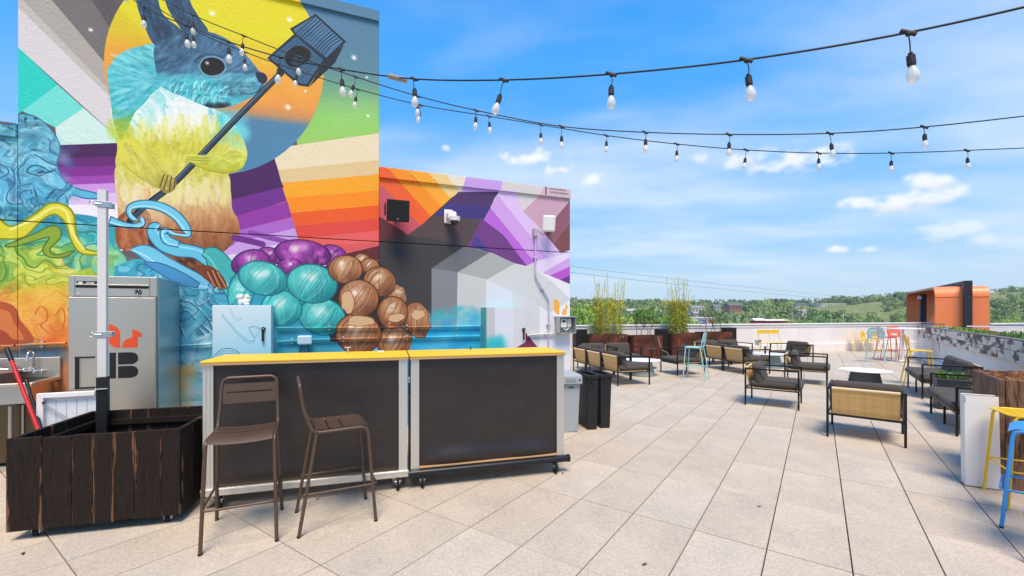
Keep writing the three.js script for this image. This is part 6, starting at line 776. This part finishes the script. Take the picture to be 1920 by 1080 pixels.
// ------------------------------------------------------------------ light strings: all three start from one eye high on the tall wall
{
  const [as, ah] = wallOf(150, -80), [ax, az] = wallXZ(as, 0.06), anchor = V(ax, ah, -az);
  const hook = thing('wall_hook', 'steel eye hook high on the tall wall holding the light strings', 'hook', ax, az, WA, undefined, ah); part('eye', moved(new THREE.TorusGeometry(0.03, 0.006, 8, 20), 0, 0, 0), M.zinc, hook); part('plate', box(0.08, 0.08, 0.01, 0, 0, -0.055, 0.003), M.zinc, hook);
  const glass = new THREE.LatheGeometry([[0.0125, 0], [0.014, -0.008], [0.021, -0.022], [0.0265, -0.042], [0.0262, -0.058], [0.02, -0.074], [0.01, -0.082], [0.0005, -0.084]].map(([x, y]) => new THREE.Vector2(x, y)), 18);
  const sock = mg([cyl(0.0215, 0.02, 0.05, 0, -0.025, 0, 16), cyl(0.019, 0.019, 0.012, 0, -0.055, 0, 16), cyl(0.008, 0.013, 0.016, 0, 0.006, 0, 10)]), fil = mg([rod(V(-0.006, -0.064, 0), V(-0.004, -0.1, 0), 0.0018, 5), rod(V(0.006, -0.064, 0), V(0.004, -0.1, 0), 0.0018, 5), rod(V(-0.004, -0.1, 0), V(0.004, -0.1, 0), 0.0014, 5), cyl(0.009, 0.012, 0.012, 0, -0.066, 0, 10)]);
  const filM = std(0xe7c98e, 0.5, 0.3), cable = std(0x141518, 0.6), plug = std(0x2b2725, 0.6);
  const strings = [
    ['dark light string with the largest bulbs, passing highest over the deck', [1.64, 1.8], 0.0048, [[270, 13, 0], [348, 47, 0.1], [428, 78, 0.05], [525, 107, -0.08], [640, 130, 0.06], [777, 148, 0.02], [945, 150, -0.25], [1146, 139, 0], [1399, 112, 0.12], [1703, 61, 0.1]], [2060, -20]],
    ['middle light string crossing the sky above the parapet', [3.4, 3.6], 0.0048, [[362, 28, 0], [457, 67, -0.1], [560, 107, 0], [667, 144, -0.25], [783, 180, 0], [893, 207, -0.05], [1053, 237, 0], [1210, 248, 0.02], [1367, 252, 0], [1556, 250, 0.12], [1733, 238, 0.04]], [2060, 200]],
    ['lowest light string crossing the sky above the parapet', [4.8, 4.6], 0.0048, [[362, 55, 0.05], [458, 97, 0.05], [557, 132, -0.12], [670, 167, -0.15], [789, 197, -0.15], [917, 218, 0.05], [1014, 234, 0], [1137, 254, 0], [1269, 270, 0], [1399, 281, -0.1], [1535, 287, 0], [1671, 287, 0], [1813, 282, 0.06]], [2060, 270]],
  ];
  strings.forEach(([label, end, r, drops, far]) => {
    const dx = end[0] - ax, dz = end[1] - az, at = (px, py) => { const k = (px - CX) / FOCAL, s = (k * az - ax) / (dx - k * dz), Z = az + s * dz; return V(ax + s * dx, EYE + (HZ - py) / FOCAL * Z, -Z); };
    const t = thing('light_string', label, 'string lights', 0, 0, 0, 'bulb strings over the deck'), pts = [anchor, ...drops.map(([x, y]) => at(x, y)), at(...far)], last = pts[pts.length - 1], prev = pts[pts.length - 2]; for (let i = 1; i < 5; i++) pts.push(last.clone().add(last.clone().sub(prev).setLength(0.75 * i)).add(V(0, 0.03 * i * i, 0)));
    part('cable', curveTube(pts, r, 260, 7), cable, t);
    // one more lamp between the hook and the first drop, close to the wall
    const all = drops.map(([x, y, a]) => [at(x, y), a]); all.unshift([anchor.clone().lerp(all[0][0], 0.42), 0]);
    all.forEach(([p, a], i) => {
      const L = 0.082 + 0.016 * Math.sin(i * 2.3 + r * 900), q = V(p.x + Math.sin(a) * L, p.y - Math.cos(a) * L, p.z), dir = pts[2].clone().sub(pts[1]).normalize();
      const s = new THREE.Mesh(sock, plug); s.name = 'socket'; s.position.copy(q); s.rotation.z = a * 1.2; s.scale.setScalar(0.72); s.castShadow = true; t.add(s);
      const b = new THREE.Mesh(glass, M.bulb); b.name = 'bulb'; b.position.y = -0.058; b.scale.setScalar(1.2); s.add(b); const f = new THREE.Mesh(fil, filM); f.name = 'filament'; s.add(f);
      part('drop_cord', [curveTube([p, p.clone().lerp(q, 0.5).add(V(0.006 * Math.sin(i * 5), 0, 0.004)), q], r * 0.55, 8, 5), rod(p.clone().addScaledVector(dir, -0.03), p.clone().addScaledVector(dir, 0.03), r * 1.8, 8), ball(r * 2.1, p.x, p.y - 0.006, p.z)], plug, t);
    });
    if (end[1] < 2) { const j = at(745, 146.5); part('inline_joint', rod(j.clone().add(V(-0.055, 0.0, 0.03)), j.clone().add(V(0.055, 0, -0.03)), 0.017, 12), std(0x9a9088, 0.6), t); }
  });
}
// ------------------------------------------------------------------ land beyond the roof
const GROUND = -9.5;
const ridge = [[-1500, 577], [900, 577], [1080, 577], [1250, 580], [1400, 579], [1500, 577], [1580, 571], [1640, 565], [1700, 559], [1770, 553], [1850, 550], [1950, 549], [2300, 546], [3500, 560]];
const ridgeY = (px) => { let i = 0; while (i < ridge.length - 2 && px > ridge[i + 1][0]) i++; return lerp(ridge[i][1], ridge[i + 1][1], sstep(ridge[i][0], ridge[i + 1][0], px)); };
const RZ = 420;
function landY(X, Z) {
  const px = CX + FOCAL * X / Math.max(Z, 40), top = EYE + (HZ - ridgeY(px)) / FOCAL * RZ, k = sstep(130, RZ, Z), hill = px > 1560 ? sstep(1560, 1720, px) : 0;
  return GROUND + (top - GROUND) * lerp(k, Math.pow(k, 0.8), hill) - (Z > RZ ? (Z - RZ) * 0.03 : 0) + 0.9 * fbm(X * 0.012, Z * 0.012, 3, 3) * sstep(60, 150, Z);
}
{
  const g = new THREE.PlaneGeometry(2600, 1500, 240, 160); g.rotateX(-Math.PI / 2); g.translate(300, 0, -680); const p = g.attributes.position; for (let i = 0; i < p.count; i++) p.setY(i, landY(p.getX(i), -p.getZ(i))); g.computeVertexNormals();
  const t = tex(512, 512, (u, v) => { const a = tn(u, v, 6, 3, 5), b = tn(u, v, 40, 6, 3), s = 0.9 + b * 0.5, d = sstep(0.0, 0.25, a); return [lerp(0.5, 0.64, d) * s, lerp(0.54, 0.58, d) * s, lerp(0.27, 0.38, d) * s]; }); t.repeat.set(30, 18); structure('terrain', g, std(0xffffff, 1, 0, { map: t }));
}
// one's own building, so that the deck does not float
structure('building_block', [box(46, 9.3, 34, 6, GROUND + 4.6, -3.3, 0)].map((g) => g), std(0xa9a49e, 0.9));
function crownGeo(n, size, lobes, flat = 0.8, sd = 1) {                   // many leaf clumps through the volume of several lobes, light-facing normals
  let k = sd * 7919 + 13; const R = () => { k = (k * 1664525 + 1013904223) >>> 0; return k / 4294967296; }; const pos = [], nor = [];
  const L = lobes ?? Array.from({ length: 10 }, () => [(R() - 0.5) * 1.25, 0.15 + R() * 0.85, (R() - 0.5) * 1.25, 0.24 + R() * 0.2]);
  for (let i = 0; i < n; i++) {
    const [lx, ly, lz, lr] = L[Math.floor(R() * L.length)], a = R() * 6.283, c = R() * 2 - 1, s = Math.sqrt(1 - c * c), rad = lr * Math.pow(R(), 0.22) * (0.86 + 0.24 * R()), d = V(Math.cos(a) * s, c * flat, Math.sin(a) * s), q = V(lx, ly, lz).addScaledVector(d, rad);
    const u = V(R() - 0.5, R() - 0.5, R() - 0.5).normalize(), w = V(R() - 0.5, R() - 0.5, R() - 0.5).cross(u).normalize(), h = size * (0.5 + R() * 0.8), nn = d.clone().normalize().lerp(u.clone().cross(w), 0.55).normalize();
    const A = q.clone().addScaledVector(u, h), B = q.clone().addScaledVector(u, -h * 0.6).addScaledVector(w, h * 0.62), C = q.clone().addScaledVector(u, -h * 0.6).addScaledVector(w, -h * 0.62);
    for (const v of [A, B, C]) { pos.push(v.x, v.y, v.z); nor.push(nn.x, nn.y, nn.z); }
  }
  const g = new THREE.BufferGeometry(); g.setAttribute('position', new THREE.Float32BufferAttribute(pos, 3)); g.setAttribute('normal', new THREE.Float32BufferAttribute(nor, 3)); g.setAttribute('uv', new THREE.Float32BufferAttribute(new Float32Array(pos.length / 3 * 2), 2)); return g;
}
const crownMats = [0x7aa33c, 0x98b94c, 0x68963e, 0xadbf58, 0x648c44].map((h) => phys({ color: h, roughness: 0.9, transmission: 0.3, thickness: 0, side: THREE.DoubleSide }));
function tree(name, label, px, pyTop, Z, rad, mi, sd, group, leaves = 7500) {                      // top of the crown at that pixel row, standing on the land below
  const X = (px - CX) / FOCAL * Z, base = landY(X, Z), top = EYE + (HZ - pyTop) / FOCAL * Z, H = top - base, t = thing(name, label, 'tree', X, Z, sd, group, base), ch = Math.min(H * 0.8, rad * 2.6);
  const g = crownGeo(leaves, 0.055 * Math.min(1, 3.2 / rad), undefined, 0.85, sd); g.scale(rad * 1.1, ch / 1.35, rad * 1.1); g.translate(0, H - ch * 1.02, 0); part('crown', g, crownMats[mi], t);
  const limbs = [curveTube([V(0, -0.3, 0), V(0.15, H * 0.35, 0.1), V(-0.1, H * 0.75, 0)], 0.22, 14, 7)]; for (let i = 0; i < 5; i++) { const a = i * 1.26 + sd; limbs.push(curveTube([V(0.1, H * (0.3 + i * 0.07), 0), V(Math.cos(a) * rad * 0.4, H * (0.45 + i * 0.07), Math.sin(a) * rad * 0.4), V(Math.cos(a) * rad * 0.75, H * (0.58 + i * 0.07), Math.sin(a) * rad * 0.75)], 0.09, 8, 5)); } part('trunk', limbs, ML.bark, t);
}
const TG = 'broadleaf trees behind the parapet';
[[1085, 552, 46, 3.2, 1], [1120, 565, 50, 3.4, 0], [1152, 559, 44, 2.6, 3], [1178, 572, 52, 3.2, 0], [1205, 571, 60, 3.6, 2], [1232, 577, 50, 2.8, 0], [1050, 560, 50, 3.4, 2], [1262, 575, 56, 2.6, 1], [1285, 590, 64, 2.6, 3], [1010, 562, 48, 3.2, 0], [960, 566, 50, 3.4, 1]].forEach(([x, y, z, r, m], i) => tree('broadleaf_tree', 'full green broadleaf tree rising close behind the parapet and bamboo', x, y, z, r, m, i + 1, TG));
[[1332, 584, 190, 5, 4], [1348, 590, 160, 4, 0], [1280, 594, 110, 3.6, 3], [1400, 594, 160, 4, 1], [1452, 593, 190, 5, 0], [1505, 591, 140, 5, 3], [1520, 595, 120, 4, 1], [1560, 589, 150, 5, 0], [1610, 588, 150, 5.5, 2], [1655, 586, 140, 5, 0], [1695, 590, 130, 4.5, 1], [1850, 590, 120, 5, 1], [1885, 586, 130, 5, 3], [1915, 589, 120, 5, 0], [1870, 596, 90, 3.2, 3], [1905, 598, 90, 3.2, 1]].forEach(([x, y, z, r, m], i) => tree('valley_tree', 'green tree standing in the valley between roof deck and hill', x, y, z, r, m, i + 21, 'trees in the valley', 2600));
[[1866, 539, 430, 9, 4], [1884, 541, 425, 10, 2], [1905, 540, 420, 11, 4], [1840, 545, 440, 7, 2], [1541, 561, 400, 8, 4], [1560, 563, 405, 9, 0], [1582, 565, 400, 8, 4], [1601, 563, 410, 8, 2], [1622, 566, 400, 7, 4], [1650, 561, 395, 6, 2], [1476, 568, 415, 7, 4]].forEach(([x, y, z, r, m], i) => tree('hilltop_tree', 'dark rounded tree standing on the far skyline', x, y, z, r, m, i + 51, 'trees on the skyline', 1300));
{ // the far wooded slope, one mass
  const geo = crownGeo(150, 0.17, undefined, 0.85, 77), spots = []; let guard = 0;
  const open = [[1366, 1394, 330, 588], [1288, 1340, 150, 612], [1412, 1488, 140, 612], [1534, 1590, 380, 580], [1496, 1513, 260, 592], [1294, 1324, 300, 585], [1298, 1320, 230, 594], [1488, 1518, 410, 576], [1336, 1354, 360, 582], [1174, 1196, 210, 590], [1596, 1624, 340, 582], [1853, 1870, 405, 556]];   // sight lines to the houses
  while (spots.length < 2500 && guard++ < 90000) {
    const px = rr(820, 2150), Z = 150 + 300 * Math.pow(rnd(), 0.8), X = (px - CX) / FOCAL * Z, s = rr(3.0, 7.5) * (px > 1590 ? 0.7 : 1), top = HZ - (landY(X, Z) + s * 1.15 - EYE) / Z * FOCAL, hw = s * 0.7 / Z * FOCAL;
    if (px > 1590 && Z > 178 + 30 * fbm(X * 0.02, 3, 1, 2) && !(fbm(X * 0.014, Z * 0.014, 5, 3) > 0.06) && rnd() > 0.1) continue;
    if (px < 1590 && fbm(X * 0.03, Z * 0.03, 9, 3) > 0.24) continue;
    if (open.some(([a, b, z, y]) => px + hw > a && px - hw < b && Z < z + 6 && top < y - 1)) continue;
    spots.push([X, Z, s]);
  }
  const m = new THREE.InstancedMesh(geo, phys({ color: 0xffffff, roughness: 0.95, transmission: 0.15, thickness: 0, side: THREE.DoubleSide }), spots.length), mx = new THREE.Matrix4(), col = new THREE.Color(); spots.forEach(([X, Z, s], i) => { mx.compose(V(X, landY(X, Z) - s * 0.1, -Z), new THREE.Quaternion().setFromEuler(new THREE.Euler(0, rr(0, 6.28), 0)), V(s, s * rr(0.8, 1.2), s)); m.setMatrixAt(i, mx); const t = rnd(); col.setRGB(lerp(0.08, 0.34, t * t), lerp(0.15, 0.38, t), lerp(0.04, 0.09, t)); m.setColorAt(i, col); });
  m.name = 'wooded_slope'; m.userData = { label: 'far wooded hillside beyond the roof deck, one green mass', category: 'woodland', kind: 'stuff' }; m.castShadow = m.receiveShadow = true; scene.add(m);
}
// ------------------------------------------------------------------ far buildings and poles
function house(label, px0, px1, pyEave, pyRoof, Z, wall, roof, win = 3, flat = false, below = 9) {
  const X0 = (px0 - CX) / FOCAL * Z, X1 = (px1 - CX) / FOCAL * Z, w = X1 - X0, y1 = EYE + (HZ - pyEave) / FOCAL * Z, yr = EYE + (HZ - pyRoof) / FOCAL * Z, X = (X0 + X1) / 2, y0 = Math.min(landY(X, Z), y1 - 2) - 0.5, h = y1 - y0, d = Math.min(w * 0.7, 14), t = thing('far_house', label, 'building', X, Z + d / 2, 0.12, undefined, y0);
  part('wall', box(w, h, d, 0, h / 2, 0, 0), std(wall, 0.85), t); const rh = yr - y1;
  if (flat) part('roof', box(w + 0.5, Math.max(0.35, rh), d + 0.5, 0, h + Math.max(0.35, rh) / 2, 0, 0.03), std(roof, 0.8), t);
  else { const s = new THREE.Shape(); s.moveTo(-d / 2 - 0.4, 0); s.lineTo(d / 2 + 0.4, 0); s.lineTo(0, rh); const g = new THREE.ExtrudeGeometry(s, { depth: w + 0.6, bevelEnabled: false }); g.rotateY(Math.PI / 2); g.translate(-w / 2 - 0.3, h, 0); part('roof', g, std(roof, 0.8), t); }
  for (let i = 0; i < win; i++) part('window', box(w / win * 0.45, Math.min(1.5, h * 0.3), 0.12, -w / 2 + (i + 0.5) * w / win, h - Math.min(1.9, h * 0.4), d / 2 + 0.02, 0.02), std(0x3d4650, 0.25), t);
  return [t, w, h, d];
}
house('red brick mansion with a grey hipped roof on the far slope', 1366, 1394, 573, 567, 330, 0x9a6a5a, 0x6a6468, 5); 
{ const [t, w, h, d] = house('white commercial building with a blue sign below the parapet line', 1290, 1338, 597, 595, 150, 0xe4e4e2, 0xc9c9c8, 0, true); const s = part('sign', box(2.7, 1.5, 0.15, 1.6 - 1.4, h - 1.2, d / 2 + 0.1, 0.02), std(0x26449a, 0.4), t); part('sign_mark', [moved(new THREE.TorusGeometry(0.35, 0.09, 6, 20), -0.5, h - 1.2, d / 2 + 0.2), box(1.0, 0.2, 0.04, 0.55, h - 1.15, d / 2 + 0.2, 0.01)], M.white, s); part('brick_front', box(2.2, 1.6, 0.15, 3.2, h - 1.2, d / 2 + 0.1, 0.02), std(0x9a5a48, 0.8), t); }
house('red warehouse with a pale metal roof just over the parapet', 1432, 1486, 601.5, 598.5, 140, 0xa83c36, 0xd9cfc6, 4); house('red gabled shed with a light roof beside the red warehouse', 1414, 1434, 601, 596.5, 136, 0xa63a34, 0xdcd6ce, 2);
house('long white flat building on the far ridge among trees', 1536, 1588, 570, 568.5, 380, 0xd5d8d8, 0xb9bcbe, 9, true); house('small white gabled house on the slope below the ridge', 1497, 1512, 584, 580, 260, 0xdcd6cf, 0xa79f98, 2); house('pale house with grey roof behind the bamboo', 1296, 1322, 577, 573, 300, 0xcfc4bb, 0x8b8a8e, 4); house('tan house half hidden by valley trees', 1300, 1318, 588, 584, 230, 0xcbb8a4, 0x9a948e, 3); house('row of grey roofed houses on the skyline', 1490, 1516, 571, 568, 410, 0xb8b4b0, 0x5c6068, 4); house('pale house on the skyline near the brick mansion', 1338, 1352, 575, 571, 360, 0xc4c0bc, 0x6d737c, 3); house('white house glimpsed between the trees behind the bamboo', 1176, 1194, 583, 579, 210, 0xe2ddd8, 0xb3aea8, 3); house('small ruined pale wall on the grassy hill', 1598, 1622, 577, 575.5, 340, 0xd0b8a2, 0xbfa68e, 0, true); house('white shed on the hilltop under the trees', 1855, 1868, 549, 546, 405, 0xe6e4e0, 0xd0ccc8, 1);
for (const [px, y0, Z, l] of [[1581, 587, 110, 'tall pale utility pole beyond the parapet'], [1559, 595, 120, 'short utility pole with a crossarm beyond the parapet'], [1424, 575, 170, 'slim light pole behind the red warehouse'], [1402, 590, 150, 'slim light pole left of the red shed'], [1486, 589, 150, 'slim light pole at the end of the red warehouse'], [1386, 591, 150, 'slim light pole before the brick mansion'], [1636, 600, 118, 'short pole under the grassy hill'], [1870, 606, 60, 'small antenna mast beyond the neighbouring roof']]) { const X = (px - CX) / FOCAL * Z, b = landY(X, Z), top = EYE + (HZ - y0) / FOCAL * Z, t = thing('utility_pole', l.replace(' left of', ' beside'), 'pole', X, Z, 0.2, undefined, b); part('shaft', cyl(0.16, 0.1, top - b, 0, (top - b) / 2, 0, 8), std(0xb9b4ac, 0.8), t); part('crossarm', box(1.6, 0.1, 0.1, 0, top - b - 0.5, 0, 0.01), std(0x8a8078, 0.8), t); }
for (const [a, b, r, l] of [[[1069, 481, 30], [1500, 536, 60], 0.011, 'thin upper power line crossing behind the bamboo'], [[1069, 499, 30], [1500, 545, 70], 0.014, 'lower pair of power lines crossing behind the bamboo']]) { const p = atDepth(a[0] - 500, a[1] - 50, a[2]), q = atDepth(...b), e = q.clone().add(q.clone().sub(p).multiplyScalar(0.9)), m = p.clone().lerp(e, 0.5).add(V(0, -0.9, 0)), t = thing('power_line', l, 'power line'); part('wire', curveTube([p, p.clone().lerp(m, 0.5).add(V(0, -0.25, 0)), m, m.clone().lerp(e, 0.5).add(V(0, -0.25, 0)), e], r, 60, 5), M.blackPlastic, t); }
{ // wire strung along the wall groove
  const t = thing('bird', 'small dark bird flying above the grassy hill', 'bird', 0, 0); const c = atDepth(1677, 555.5, 60); t.position.copy(c); const g = new THREE.BufferGeometry(); const P = [[-0.1, 0, 0], [0.42, 0.1, 0], [0.1, 0.06, 0.12], [0.1, 0.06, -0.12], [-0.35, 0.02, 0.0]]; part('body', ball(0.09, 0, 0, 0, 2.6, 0.9, 0.9), M.blackPlastic, t); for (const s of [-1, 1]) part('wing', moved(box(0.2, 0.02, 0.5, 0.05, 0.1, s * 0.26, 0.008), 0, 0, 0, -s * 0.4), M.blackPlastic, t);
}
for (const [px, py, a, c, l] of [[1208, 1059, 0.4, 0x5a4020, 'curled brown leaf lying on a paver in the open deck'], [1055, 888, 1.2, 0x3c2a1a, 'tiny dark leaf beside the bumper caster'], [43, 1039, 2.2, 0x4a3420, 'thin curled leaf on the paver before the dark timber box'], [1423, 950, 0.2, 0x6b6048, 'pale leaf fragment on the open deck pavers'], [596, 936, 0.9, 0x7a4a22, 'small rusty leaf under the side-on bronze stool']]) { const [X, Z] = floorAt(px, py), t = thing('fallen_leaf', l, 'leaf', X, Z, a, undefined, 0.002); const g = new THREE.SphereGeometry(0.012, 10, 6); g.scale(1.5, 0.16, 0.7); const p = g.attributes.position; for (let i = 0; i < p.count; i++) p.setY(i, p.getY(i) + 0.003 + p.getX(i) ** 2 * 9); g.computeVertexNormals(); part('blade', g, std(c, 0.9), t); part('stalk', rod(V(0.014, 0.005, 0), V(0.026, 0.004, 0.004), 0.001, 5), std(c, 0.9), t); }
shade(scene);
renderer.render(scene, camera);
